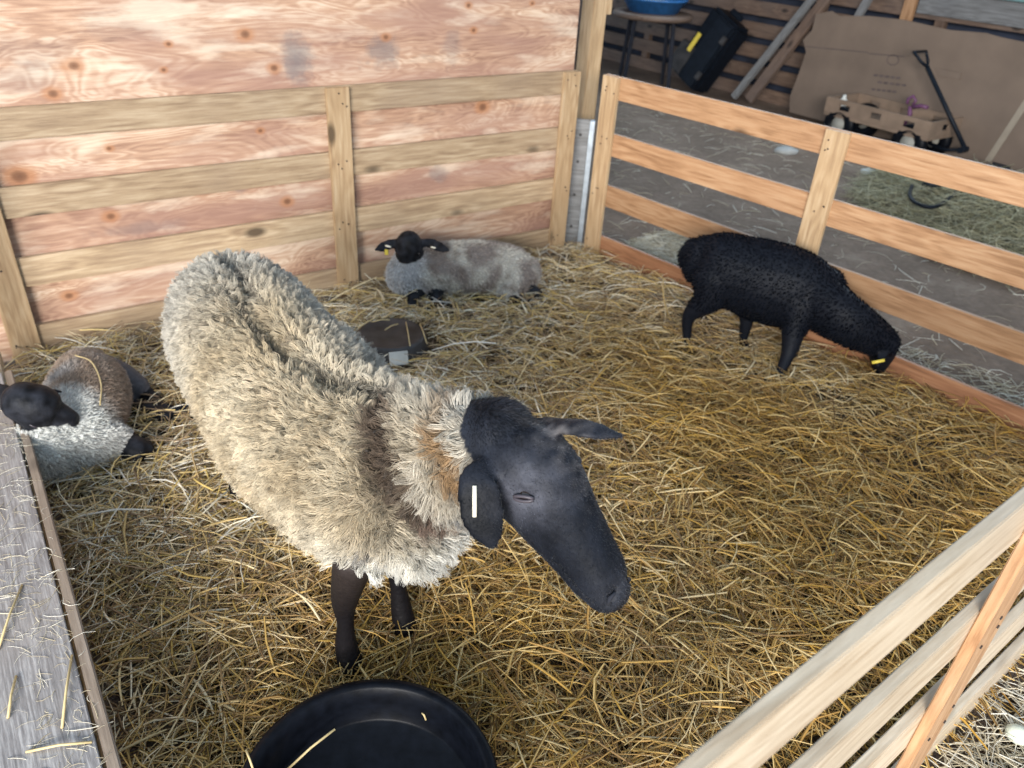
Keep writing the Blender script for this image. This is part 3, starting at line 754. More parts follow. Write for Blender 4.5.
# ---- the ewe in the middle
def make_ewe():
    an = Animal()
    H = norm((0.60, -0.80, 0)); Lt = np.array((-H[1], H[0], 0))       # heading, and the side away from the camera
    W = np.array((-0.235, 1.255, 0.0))                               # ground point under the withers
    def q(s, l, z): p = W + H * s + Lt * l; return [p[0], p[1], z]
    body = [(-0.90, -.05, .53, .12, .15), (-0.82, -.06, .555, .165, .20), (-0.68, -.06, .565, .180, .21), (-0.52, -.055, .535, .185, .22), (-0.36, -.045, .525, .205, .225), (-0.20, -.045, .54, .185, .195), (-0.08, -.045, .54, .155, .19), (0.0, -.045, .54, .12, .16)]
    an.chain('body', [q(*r[:3]) + list(r[3:]) for r in body])
    bk = np.array(at(418, 548, .46)); an.chain('body', [q(-.10, -.03, .47) + [.12, .12], [*(bk + (0, .05, .04)), .085, .09], [*bk, .05, .055]])
    # neck up to the head
    P0 = np.array(at(503, 428, .80)); P1 = np.array(at(615, 590, .58))   # poll end and muzzle end of the head axis
    hd = norm(P1 - P0); Lh = np.linalg.norm(P1 - P0)
    hu0 = norm(np.array((0.20, -0.12, 1.0)) - hd * np.dot(hd, (0.20, -0.12, 1.0)))
    n0 = np.array(q(-0.10, -.02, .58)); n1 = (n0 * .45 + P0 * .55) + np.array((-.012, 0, -.045))
    an.chain('neck', [[*n0, .14, .18], [*n1, .092, .135], [*(P0 + hd * .01 - hu0 * .02), .068, .072]])
    viewd = norm(P0 - np.array((0, 0, HCAM)))
    hu = norm(np.array((0.20, -0.12, 1.0)) - hd * np.dot(hd, (0.20, -0.12, 1.0)))     # out of the forehead
    # lean the forehead towards the camera a little, as the head is rolled
    hs = np.cross(hd, hu)
    def h(f, sd, u): return list(P0 + hd * (f * Lh) + hs * sd + hu * u)
    an.chain('head', [h(.04, 0, -.022) + [.068, .066], h(.20, 0, -.014) + [.086, .091], h(.38, 0, -.014) + [.080, .097], h(.58, 0, -.012) + [.066, .078], h(.78, 0, -.012) + [.056, .063], h(.90, 0, -.014) + [.053, .055], h(.97, 0, -.016) + [.045, .045]], up=hu, n=6)
    an.chain('head', [h(.25, 0, -.055) + [.045, .035], h(.55, 0, -.045) + [.034, .028], h(.86, 0, -.032) + [.028, .022]], up=hu)
    # ears: the near one hangs, the far one points out sideways
    E0 = np.array(h(.10, .0, .0)); sgn = 1 if np.dot(hs, np.array(at(485, 470, .78)) - E0) > 0 else -1
    nb = np.array(h(.12, sgn * .070, -.005)); ne1 = np.array(at(478, 480, .775)); ne2 = np.array(at(482, 512, .73)); ne3 = np.array(at(493, 547, .675))
    tc_ = norm(np.array((0, 0, HCAM)) - ne2)
    an.chain('ear', [[*nb, .022, .012], [*ne1, .034, .0085], [*ne2, .040, .007], [*(ne2 * .4 + ne3 * .6), .030, .007], [*ne3, .010, .006]], up=tc_)
    fb = np.array(h(.10, -sgn * .062, .02)); fe1 = np.array(at(578, 427, .84)); fe2 = np.array(at(602, 432, .84)); fe3 = np.array(at(622, 436, .835))
    an.chain('ear', [[*fb, .024, .014], [*fe1, .026, .008], [*fe2, .020, .007], [*fe3, .006, .005]], up=norm((0.1, -.2, 1)))
    # legs
    def leg(tagn, top, knee, fet, hoof, r):
        an.chain(tagn, [[*top, r[0], r[0]], [*knee, r[1], r[1]], [*((np.array(knee) + np.array(fet)) / 2), r[2], r[2]], [*fet, r[3], r[3]], [*hoof, r[4], r[4]]], up=H)
    f1 = np.array(at(348, 668, 0.0)); k1 = np.array(at(345, 598, .25)); t1 = np.array(at(354, 560, .44))
    leg('leg', t1, k1, f1 + (0, 0, .085), f1 + np.array((.012, -.016, .03)), (.044, .032, .0205, .027, .031))
    f2 = np.array(at(402, 632, .0)); t2 = np.array(q(-.02, .09, .42)); k2 = f2 + np.array((-.02, .02, .26))
    leg('leg', t2, k2, f2 + (0, 0, .085), f2 + np.array((.012, -.016, .03)), (.044, .032, .0205, .027, .031))
    for fx, sd in ((at(240, 500, 0.0), -1), (at(306, 500, 0.0), 1)):
        f = np.array(fx); tp = np.array(q(-.68, sd * .11, .45)); hk = f - H * .07 + np.array((0, 0, .27)); st = tp * .45 + hk * .55 + H * .05
        an.chain('leg', [[*tp, .10, .12], [*st, .065, .075], [*hk, .032, .036], [*(f - H * .03 + np.array((0, 0, .14))), .022, .024], [*(f + np.array((0, 0, .07))), .026, .026], [*(f + H * .02 + np.array((0, 0, .035))), .032, .032]], up=H)
    an.grow(0.0065, 5)
    # face relief
    an.refresh()
    eyes = []; nst = []
    for sd in (1, -1):
        e = an.surf(h(.34, sd * .085, .030)); eyes.append((e, sd))
        an.dent([e], .016, .006); an.dent([np.array(e) + hu * .022 - hd * .01], .014, -.006)
        nn = [an.surf(h(.98 + .03 * k_, sd * (.020 + .009 * k_), .016 - .02 * k_)) for k_ in (0, .5, 1)]; an.dent(nn, .006, .010); nst.append(nn)
        mp_ = [an.surf(h(f, sd * .05, -.024 - (1 - f) * .02)) for f in np.linspace(.72, 1.0, 12)]; an.dent(mp_, .0055, .009)
        an.dent([an.surf(h(f, sd * .05, -.07)) for f in (.35, .42)], .03, .006)
    grv = catmull([at(u, v, h_) for u, v, h_ in ((229, 262, .76), (252, 305, .765), (276, 332, .765), (301, 356, .76), (329, 381, .75), (361, 395, .74), (385, 412, .73))], 14)
    grv = np.array([an.surf(g_) for g_ in grv])
    def gdist(P): return np.min([np.linalg.norm(P - g_, axis=1) for g_ in grv], axis=0)
    an.dent(grv, .024, .034)
    grv = np.array([an.surf(g_) for g_ in grv])
    def mark(P, pix, r):
        pts = catmull([an.surf(at(u, v, h_)) for u, v, h_ in pix], 5) if len(pix) > 1 else [an.surf(at(*pix[0]))]
        d = np.min([np.linalg.norm(P - p_, axis=1) for p_ in pts], axis=0) + nz(P, 22, 6) * r * .5
        return np.exp(-np.clip(d / r, 0, 9) ** 4)[:, None]
    s_c = lambda P: (P - W) @ H; l_c = lambda P: (P - W) @ Lt
    NOSE = np.array(h(.97, 0, 0)); EY = [np.array(e) for e, _ in eyes]; FH = np.array(h(.12, 0, .06))
    def dark(P):
        g = nz(P, 30) * .5 + .5; d = np.min([np.linalg.norm(P - e, axis=1) for e in EY], axis=0)
        c = np.array((.012, .014, .020))[None] * (0.5 + 1.1 * g[:, None])
        c = c + np.exp(-(d / .05) ** 2)[:, None] * np.array((.085, .085, .10)) * (g[:, None] + .2)
        br = np.array(h(.20, -sgn * .04, .08)); d2 = np.linalg.norm((P - br) - np.outer((P - br) @ hd, hd) * .6, axis=1)
        c = c + np.exp(-(d2 / .05) ** 2)[:, None] * np.array((.10, .09, .085)) * np.clip(nz(P, 50, 3) * 1.2 + .4, 0, 2)[:, None]
        c = c * (1 - .6 * np.exp(-(np.linalg.norm(P - ne2, axis=1) / .055) ** 6))[:, None]
        dn = np.linalg.norm(P - NOSE, axis=1); c = c + np.exp(-(dn / .035) ** 2)[:, None] * np.array((.035, .035, .038)) * g[:, None]
        return c
    def woolc(P):
        s_, l_ = s_c(P), l_c(P); g = nz(P, 9) ; g2 = nz(P, 28, 5)
        cream = np.array((.62, .53, .385)); tan = np.array((.46, .365, .235)); grey = np.array((.43, .42, .39)); white = np.array((.74, .70, .60))
        k = np.clip(.45 + g * .9, 0, 1)[:, None]; c = cream * (1 - k) + tan * k
        rump = np.clip((-s_ - .5) * 4, 0, 1)[:, None] * .7; c = c * (1 - rump) + grey * rump
        far = np.clip((l_ + .05) * 9, 0, 1)[:, None] * .75; c = c * (1 - far) + grey * far  # cool light on the far flank, painted into the wool as grey
        low = np.clip((s_ + .12) * 5, 0, 1)[:, None] * np.clip((.58 - P[:, 2]) * 6, 0, 1)[:, None]; c = c * (1 - low) + white * low
        dn = np.linalg.norm(P - P0, axis=1)
        # brown collar where the shearing ended, tan ruff behind the ears
        for pix, r_, cc, k_ in (([(392, 415, .72), (396, 440, .70), (402, 470, .66), (412, 500, .60), (420, 525, .56)], .042, (.085, .058, .042), .95),
                                ([(425, 520, .55), (436, 500, .58)], .035, (.26, .18, .14), .7),
                                ([(440, 450, .70), (432, 480, .66), (440, 510, .6)], .018, (.66, .60, .50), .7),
                                ([(452, 425, .75), (458, 445, .74), (460, 462, .72)], .030, (.33, .19, .08), .9),
                                ([(370, 562, .45), (415, 575, .42), (455, 545, .48)], .045, (.78, .76, .70), .8),
                                ([(455, 532, .58)], .022, (.20, .21, .23), .75), ([(366, 540, .5)], .016, (.13, .12, .12), .7)):
            w_ = mark(P, pix, r_) * k_; c = c * (1 - w_) + np.array(cc) * w_
        sp = np.clip((g2 - .42) * 6, 0, 1)[:, None] * .35; c = c * (1 - sp) + np.array((.2, .15, .11)) * sp
        gd = np.exp(-(gdist(P) / .011) ** 2)[:, None] * .75; c = c * (1 - gd) + np.array((.09, .08, .07)) * gd
        return c * (1 + .35 * g2[:, None])
    an_patch = np.array(at(366, 540, .45))
    def hair_mask(P, idx):
        tg = tags_of(an, idx); r = np.zeros(len(P)); r[(tg == 'body') | (tg == 'neck')] = 1
        r[(tg == 'leg') & (P[:, 2] > .485) & (s_c(P) > -.3)] = 1; r[(tg == 'leg') & (P[:, 2] > .24) & (s_c(P) < -.3)] = 1
        f = (P - P0) @ hd / Lh; f = f + nz(P, 35) * .04; r[(tg == 'head')] = 0; r[(tg == 'neck') & (np.linalg.norm(P - P0, axis=1) < .078 + .012 * nz(P, 40, 4))] = 0; r[(tg == 'head') & (f < -.14)] = 1
        return r
    def paint(P, idx):
        m_ = hair_mask(P, idx)[:, None]; lg = (tags_of(an, idx) == 'leg')[:, None]
        c = np.where(lg, np.array((.007, .006, .007))[None] + np.clip((P[:, 2:3] - .2) * 4, 0, 1) * np.array((.022, .016, .013)), dark(P))
        return c * (1 - m_) + woolc(P) * .35 * m_
    an.paint(paint)
    ewe = link('ewe', an.me, M['hide'], smooth=True)
    tag(ewe, 'large shaggy cream ewe with a dark grey face standing in the middle of the pen', 'sheep')
    def comb(P, idx, Nn):
        s_, l_ = s_c(P), l_c(P); g = nz(P, 6, 2)
        v = -H[None] * .5 + np.outer(np.sign(l_ + .06), Lt) * .5 + np.array((0, 0, -1.0))[None] * np.clip(np.abs(l_ + .06) * 5, .1, 1)[:, None]
        return v + np.outer(g, H) * 1.6 + np.outer(nz(P, 16, 7), Lt) * 1.0
    def ln(P, idx):
        s_, l_ = s_c(P), l_c(P)
        return (1 - .6 * np.exp(-(gdist(P) / .014) ** 2)) * (.030 + .012 * np.clip((s_ + .3) * 2, 0, 1) - .012 * (np.linalg.norm(P - P0, axis=1) < .12))
    an.hair('fleece', ewe, M['wool'], 125000, hair_mask, ln, comb, lambda P, idx: woolc(P), clumps=15000, cl=.8, curl=.005, lift=.6, rad=.0008, K=6, jit=.24)
    # short face and leg hair
    an.hair('face_hair', ewe, M['facehair'], 42000, lambda P, idx: (tags_of(an, idx) != 'leg') * (1 - hair_mask(P, idx)), lambda P, idx: .0065 + .013 * np.exp(-(np.linalg.norm(P - np.array(h(-.1, 0, .03)), axis=1) / .065) ** 4), lambda P, idx, Nn: np.repeat(hd[None], len(P), 0), lambda P, idx: dark(P) * (RNG.choice([.5, 1.1, 2.6], len(P), p=[.45, .35, .2]))[:, None], lift=.3, rad=.00045, K=3, jit=.16)
    for e, sd in eyes:
        out = norm(hs * sd + hu * .35); c = np.array(e) - out * .0085
        rot = Vector(hd).to_track_quat('X', 'Z').to_euler()
        ball('eye', c, .0125, M['eye'], ewe)
        bm = bmesh.new()
        ex = norm(hd * .55 + hu * .8); ey = norm(np.cross(out, ex)); ex = norm(np.cross(ey, out))
        for sg2, amp in ((1, .0042), (-1, .0042)):
            pts = [c + ex * (.018 * math.cos(a)) + ey * (sg2 * amp * math.sin(a)) + out * (.0105 + .004 * math.sin(a)) for a in np.linspace(0.05, math.pi - .05, 9)]
            bm_tube(bm, pts, [.0016] + [.0032] * 7 + [.0016], 8)
        from_bm('eyelids', bm, M['lid'], ewe)
    for nn in nst:
        bm = bmesh.new(); bm_tube(bm, [np.array(p_) for p_ in nn], [.002, .0045, .002], 8); from_bm('nostril', bm, M['ink'], ewe)
    # slim cream tag in the near ear
    tgc = np.array(at(474, 502, .765)); tgd = norm(np.array(at(474, 516, .745)) - np.array(at(474, 488, .785)))
    a, c = ne2 * .55 + ne1 * .45, None
    ctr = an.surf(np.array(at(474, 502, .76))) + norm(np.array((0, 0, HCAM)) - ne2) * .003
    bm = bmesh.new(); bm_tube(bm, [ctr - tgd * .026, ctr, ctr + tgd * .026], .0038, 8); from_bm('ear_tag', bm, M['tag_cream'], ewe)
    return ewe
make_ewe()

# ---- the black sheep grazing along the right panel
def make_black():
    an = Animal()
    H = norm((.91, -.41, 0)); Lt = np.array((-H[1], H[0], 0)); R0 = np.array((.775, 3.085, 0))
    def q(s, l, z): p = R0 + H * s + Lt * l; return [p[0], p[1], z]
    an.chain('body', [q(-.01, 0, .36) + [.08, .11], q(.05, 0, .355) + [.125, .14], q(.16, 0, .34) + [.140, .160], q(.29, 0, .33) + [.148, .170], q(.40, 0, .325) + [.135, .160], q(.48, 0, .32) + [.105, .130]])
    nk = np.array(at(848, 322, .285)); pl = np.array(at(884, 343, .20)); mz = np.array(at(879, 368, .06))
    an.chain('neck', [q(.42, 0, .33) + [.105, .13], [*nk, .075, .095], [*pl, .055, .062]])
    an.chain('head', [[*pl, .050, .055], [*(pl * .6 + mz * .4), .047, .052], [*(pl * .2 + mz * .8), .033, .036], [*mz, .027, .028]], up=H)
    an.chain('tail', [q(-.06, 0, .42) + [.03, .03], q(-.085, 0, .37) + [.028, .028], q(-.085, 0, .33) + [.02, .02]], up=H)
    e = np.array(at(884, 352, .19)); e2 = np.array(at(877, 366, .15)); an.chain('ear', [[*(pl + (0, -.03, 0)), .018, .010], [*e, .024, .007], [*e2, .010, .005]], up=norm((-.3, -1, .7)))
    e = pl + Lt * .07; e2 = pl + Lt * .13 + np.array((0, 0, -.03)); an.chain('ear', [[*(pl + Lt * .03), .018, .010], [*e, .022, .007], [*e2, .008, .005]], up=(0, 0, 1))
    for f, s_, l_, hk in ((at(686, 347, 0), .07, -.07, 1), (at(742, 351, 0), .13, .07, 1)):
        f = np.array(f); tp = np.array(q(s_, l_, .32)); hock = f - H * .012 + np.array((0, 0, .15)); st = tp * .5 + hock * .5 + H * .025
        an.chain('leg', [[*tp, .075, .10], [*st, .052, .065], [*hock, .025, .032], [*(f - H * .008 + (0, 0, .07)), .019, .021], [*(f + (0, 0, .035)), .018, .019], [*(f + H * .014 + np.array((0, 0, .012))), .019, .021]], up=H)
    for f, s_, l_ in ((at(777, 384, 0), .42, -.08), (at(789, 368, 0), .40, .05)):
        f = np.array(f); tp = np.array(q(s_, l_, .30)); kn = tp * .42 + f * .58 + H * .01
        an.chain('leg', [[*tp, .065, .078], [*(tp * .6 + kn * .4), .048, .055], [*kn, .029, .031], [*(f + (0, 0, .06)), .019, .020], [*(f + (0, 0, .035)), .018, .019], [*(f + H * .012 + np.array((0, 0, .012))), .019, .021]], up=H)
    an.grow(.0075, 5)
    K_ = np.array((.006, .0075, .012))
    an.paint(lambda P, idx: np.repeat(K_[None], len(P), 0))
    o = link('black_sheep', an.me, M['hide'], smooth=True)
    tag(o, 'black sheep grazing head down beside the orange right-hand panel', 'sheep')
    m_ = lambda P, idx: np.isin(tags_of(an, idx), ('body', 'neck', 'tail')) * 1.0 + (tags_of(an, idx) == 'leg') * (P[:, 2] > .2)
    def comb(P, idx, Nn): return np.repeat((-H + np.array((0, 0, -.8)))[None], len(P), 0) + np.outer(nz(P, 14), H)
    an.hair('fleece', o, M['black_wool'], 30000, m_, lambda P, idx: np.full(len(P), .013), comb, lambda P, idx: np.repeat(K_[None] * 1.0, len(P), 0) * (1 + .8 * nz(P, 40))[:, None], clumps=6500, cl=.8, curl=.003, lift=.45, rad=.0010, K=4, jit=.15)
    c = an.surf(np.array(at(881, 359, .19))) + norm(np.array((0, 0, HCAM)) - pl) * .010
    bm = bmesh.new(); bm_tube(bm, [c + np.array((-.022, 0, -.006)), c + np.array((.022, 0, .008))], .0065, 8); from_bm('ear_tag', bm, M['tag_yellow'], o)
make_black()

def dark_lamb_face(P): return np.array((.013, .014, .018))[None] * (1 + 1.2 * np.clip(nz(P, 40), -.6, 1))[:, None]

def finish_lamb(an, name, label, colour, comb, n=26000, ln=.016, clumps=5000, mask=None):
    def m_(P, idx):
        r = np.isin(tags_of(an, idx), ('body', 'neck', 'thigh')) * 1.0
        return r * (np.linalg.norm(P - an.poll, axis=1) > an.pr)
    def paint(P, idx):
        k = m_(P, idx)[:, None]; tg = tags_of(an, idx)
        d = dark_lamb_face(P); d[tg == 'hock'] = (.085, .082, .09)
        return d * (1 - k) + colour(P) * .5 * k
    an.paint(paint)
    o = link(name, an.me, M['hide'], smooth=True); tag(o, label, 'lamb')
    an.hair('fleece', o, M['wool'], n, m_, lambda P, idx: np.full(len(P), ln), comb, lambda P, idx: colour(P), clumps=clumps, cl=.7, curl=.003, lift=.5, rad=.0009, K=4, jit=.2)
    return o

M['loose_straw'] = plain('single_straw', (0.62, 0.48, 0.24), 0.5, var=0.06, scale=50)
# ---- the lamb lying by the plywood wall, facing the camera
def make_back_lamb():
    an = Animal()
    an.chain('body', [[-.52, 3.24, .13, .085, .09], [-.46, 3.28, .135, .115, .115], [-.32, 3.35, .135, .120, .120], [-.16, 3.40, .13, .125, .118], [-.04, 3.42, .12, .11, .105], [.02, 3.41, .11, .08, .08]])
    pl = np.array(at(409, 243, .295)); mz = np.array(at(407, 272, .155))
    an.chain('neck', [[-.50, 3.25, .15, .09, .095], [*(pl * .6 + np.array((-.50, 3.25, .15)) * .4 + (0, .015, 0)), .060, .065], [*(pl + (0, .035, -.02)), .045, .045]])
    hd = norm(mz - pl)
    an.chain('head', [[*pl, .056, .056], [*(pl + hd * .035), .062, .058], [*(pl + hd * .08), .046, .046], [*(mz - hd * .03), .030, .032], [*mz, .024, .024]], up=(0, -1, .4))
    for sd, e1, e2 in ((-1, at(391, 244, .29), at(375, 250, .275)), (1, at(430, 243, .29), at(449, 251, .275))):
        an.chain('ear', [[*(pl + (sd * .035, 0, 0)), .014, .014], [*e1, .024, .009], [*(np.array(e1) * .4 + np.array(e2) * .6), .023, .008], [*e2, .007, .005]], up=(0, -.8, .6))
    an.chain('leg', [[-.46, 3.20, .07, .04, .045], [-.47, 3.13, .045, .026, .026], [-.38, 3.10, .025, .017, .017], [-.33, 3.11, .022, .018, .018]])
    an.chain('leg', [[-.38, 3.22, .06, .04, .045], [-.36, 3.17, .04, .024, .024], [-.28, 3.15, .025, .016, .016]])
    an.chain('thigh', [[-.03, 3.38, .12, .07, .08], [-.02, 3.33, .08, .06, .065], [-.06, 3.29, .05, .04, .04]])
    an.chain('leg', [[-.06, 3.29, .045, .03, .03], [.02, 3.25, .03, .02, .02], [.09, 3.27, .025, .018, .018], [.11, 3.28, .022, .017, .017]])
    an.chain('leg', [[.04, 3.36, .06, .03, .03], [.10, 3.33, .035, .02, .02], [.04, 3.23, .025, .017, .017], [0.0, 3.20, .022, .017, .017]])
    an.grow(.0065, 4); an.poll, an.pr = pl, .085
    def col(P):
        g = nz(P, 11, 3)[:, None]; g2 = nz(P, 28)[:, None]
        grey = np.array((.36, .31, .28)); pale = np.array((.66, .63, .56)); br = np.array((.25, .19, .155))
        k = np.clip(.5 + g * 2.2, 0, 1); c = grey * (1 - k) + pale * k
        d = np.clip(-g2 * 2, 0, 1) * .5; c = c * (1 - d) + br * d
        ch = np.clip((-P[:, :1] - .40) * 14, 0, 1); return c * (1 - ch) + np.array((.58, .59, .60)) * ch
    o = finish_lamb(an, 'lamb', 'mottled lamb with black face lying against the plywood wall, facing the camera', col, lambda P, idx, Nn: np.repeat(np.array((.6, -.2, -.8))[None], len(P), 0), n=22000)
    for sd in (-1, 1): ball('eye', an.surf(pl + hd * .035 + np.array((sd * .045, -.03, 0))), .006, M['eye'], o)
    c = np.array(at(387, 251, .28)) + (0, -.012, 0)
    bm = bmesh.new(); bm_box(bm, c, (.018, .004, .028), bev=.002); from_bm('ear_tag', bm, M['tag_yellow'], o)
    for u, v in ((388, 246), (431, 247)):
        c = an.surf(np.array(at(u, v, .29))) + np.array((0, -.002, .001)); bm = bmesh.new(); bm_tube(bm, [c - (.013, 0, -.002), c, c + (.013, 0, -.003)], [.003, .005, .003], 8)
        k = from_bm('inner_ear', bm, M['tag_cream'], o); tag(k, 'pale inner ear')
    c = mz + hd * .018 + np.array((0, -.012, .002)); bm = bmesh.new(); bm_box(bm, c, (.016, .008, .005), bev=.002); from_bm('nose_tip', bm, M['lid'], o)
make_back_lamb()

# ---- the lamb curled up at the left
def make_left_lamb():
    an = Animal()
    an.chain('body', [[*at(52, 452, .11), .09, .09], [*at(66, 440, .12), .12, .12], [*at(82, 414, .13), .125, .125], [*at(88, 392, .135), .125, .125], [*at(86, 378, .13), .10, .10]], n=6)
    nk = np.array(at(48, 440, .16)); pl = np.array(at(24, 402, .30)); mz = np.array(at(67, 419, .225)); hd = norm(mz - pl)
    an.chain('neck', [[*nk, .10, .10], [*(nk * .5 + pl * .5 + (.02, .02, 0)), .060, .065], [*pl, .045, .045]])
    hu = norm(np.array((.1, -.5, .9)) - hd * np.dot(hd, (.1, -.5, .9)))
    an.chain('head', [[*pl, .060, .066], [*(pl + hd * .03), .066, .072], [*(pl + hd * .07), .058, .064], [*(pl * .3 + mz * .7), .042, .046], [*(mz), .033, .033]], up=hu)
    hs = np.cross(hd, hu)
    if hs @ np.array((0, 0, HCAM) - pl) < 0: hs = -hs
    e = np.array(at(4, 392, .30)); an.chain('ear', [[*(pl + (-.01, .0, .0)), .018, .012], [*e, .026, .008], [*at(-12, 392, .29), .02, .007], [*at(-24, 396, .28), .008, .005]], up=(0, -.6, .8))
    e = pl + np.array((.01, .06, .0)); an.chain('ear', [[*(pl + (0, .03, 0)), .015, .012], [*e, .024, .008], [*(e + (.03, .05, -.03)), .008, .005]], up=(0, 0, 1))
    # folded foreleg and stretched hind legs
    an.chain('thigh', [[*at(88, 444, .11), .07, .08], [*at(112, 442, .09), .055, .06], [*at(124, 446, .065), .045, .048]])
    an.chain('leg', [[*at(126, 446, .065), .048, .050], [*at(141, 453, .05), .044, .046], [*at(143, 440, .02), .018, .018], [*at(135, 428, .02), .017, .017]])
    an.chain('hock', [[*at(100, 376, .12), .075, .085], [*at(120, 380, .10), .060, .065], [*at(136, 388, .07), .045, .05]])
    an.chain('leg', [[*at(138, 390, .06), .040, .042], [*at(154, 400, .035), .026, .026], [*at(172, 412, .04), .020, .020], [*at(186, 408, .04), .023, .021]])
    an.chain('leg', [[*at(130, 405, .045), .024, .026], [*at(150, 410, .045), .024, .024], [*at(166, 418, .04), .022, .022]])
    an.grow(.0065, 4); an.poll, an.pr = pl, .085
    ax0, ax1 = np.array(at(52, 448, .12)), np.array(at(100, 380, .13)); A_ = norm(ax1 - ax0); La = np.linalg.norm(ax1 - ax0)
    def col(P):
        f = ((P - ax0) @ A_ / La)[:, None]; g = nz(P, 10, 8)[:, None]; g2 = nz(P, 35)[:, None]
        w = np.array((.74, .74, .70)); br = np.array((.40, .30, .225)); gr = np.array((.52, .50, .48))
        k = np.clip((f - .22) * 5 + g * .5, 0, 1); c = w * (1 - k) + br * k
        s_ = np.clip(g - .15, 0, 1) * k * 1.2; c = c * (1 - s_) + gr * s_
        r = np.clip((P[:, :1] - ax0[0] - .12) * 7, 0, 1) * (1 - k) * .6; c = c * (1 - r) + np.array((.36, .30, .27)) * r
        return c * (1 + .25 * g2)
    o = finish_lamb(an, 'lamb', 'curled sleeping lamb at the left with black face and white chest', col, lambda P, idx, Nn: np.repeat((A_ * .6 + np.array((.3, 0, -.7)))[None], len(P), 0), n=34000, ln=.014, clumps=9000)
    band = catmull([an.surf(at(u, v, .25)) for u, v in ((76, 360), (92, 366), (106, 380), (116, 396))], 5); band = band + (0, 0, .012)
    bm = bmesh.new(); bm_tube(bm, [Vector(p) for p in band], .0021, 6); k = from_bm('straw_stalk', bm, M['loose_straw']); tag(k, 'long bent straw lying across the back of the curled lamb', 'straw')
    e = an.surf(pl + hd * .045 + hs * .055 + hu * .015)
    bm = bmesh.new(); bm_tube(bm, [e - hd * .010, e + hu * -.003, e + hd * .010], [.0015, .003, .0015], 8); k = from_bm('eyelids', bm, M['lid'], o); tag(k, 'closed eyelids')
    n_ = an.surf(mz + hd * .02 + hs * .012); bm = bmesh.new(); bm_tube(bm, [n_ - hu * .005, n_ + hu * .005], [.002, .002], 8); from_bm('nostril', bm, M['ink'], o)
make_left_lamb()

# ------------------------------------------------------------------ tub in front, upturned pan at the back
tc0 = Vector((-0.222, 0.842, 0.0))
tub = empty('feed_tub', tc0)
tag(tub, 'large round black rubber feed tub at the bottom edge of the picture', 'tub')
bm = bmesh.new()
bm_lathe(bm, [(0, -0.01), (0.215, -0.01), (0.225, 0.0), (0.236, 0.115), (0.25, 0.12), (0.256, 0.13), (0.252, 0.140), (0.236, 0.143), (0.228, 0.137), (0.223, 0.10), (0.216, 0.052), (0.211, 0.047), (0.206, 0.046), (0.202, 0.042), (0.0, 0.040)], 96)
from_bm('shell', bm, M['rubber'], tub, True)
def single_straw(name, a, c, r, parent=None, label=None, col=None):
    a, c = Vector(a), Vector(c); mid = (a + c) / 2 + Vector((0, 0, .006))
    bm = bmesh.new(); bm_tube(bm, [a, mid, c], r, 6); o = from_bm(name, bm, col or M['loose_straw'], parent, True)
    if label: tag(o, label, 'straw', 'single straws fallen on tubs and ledges')
    return o
M['loose_straw'] = plain('single_straw', (0.62, 0.48, 0.24), 0.5, var=0.06, scale=50)
single_straw('straw_stalk', at(287, 770, .06), at(335, 729, .10), .0028, label='pale straw stalk lying across the inside of the black tub')
single_straw('straw_stalk', at(422, 713, .09), at(426, 720, .08), .0022, label='tiny bit of straw stuck to the inner wall of the black tub')
single_straw('straw_stalk', at(254, 772, .14), at(246, 750, .155), .0022, label='thin straw hanging over the left rim of the black tub')

pc = Vector(at(391, 333, .07)); pc.z = 0
pan = empty('upturned_pan', pc)
tag(pan, 'small black rubber pan lying upside down in the straw behind the ewe', 'pan')
bm = bmesh.new(); bm_lathe(bm, [(0.150, -0.02), (0.155, 0.0), (0.148, 0.012), (0.142, 0.06), (0.134, 0.070), (0.122, 0.072), (0.116, 0.068), (0, 0.066)], 64)
from_bm('shell', bm, M['rubber_dusty'], pan, True)
bm = bmesh.new(); bm_box(bm, (0.055, -0.150, 0.04), (0.075, 0.008, 0.055), Matrix.Rotation(.35, 3, 'Z') @ Matrix.Rotation(-.3, 3, 'X'), bev=.001)
o = from_bm('paper_scrap', bm, M['white_plastic']); o.location = pc; tag(o, 'small white scrap leaning on the upturned black pan', 'scrap')
for (a, c) in (((358, 334), (380, 322)), ((410, 352), (406, 328)), ((420, 330), (427, 350)), ((385, 336), (398, 330)), ((372, 328), (390, 326))):
    single_straw('straw_stalk', at(a[0], a[1] - 6, .078), at(c[0], c[1] - 6, .080), .0024, label='short straw lying on the upturned black pan')

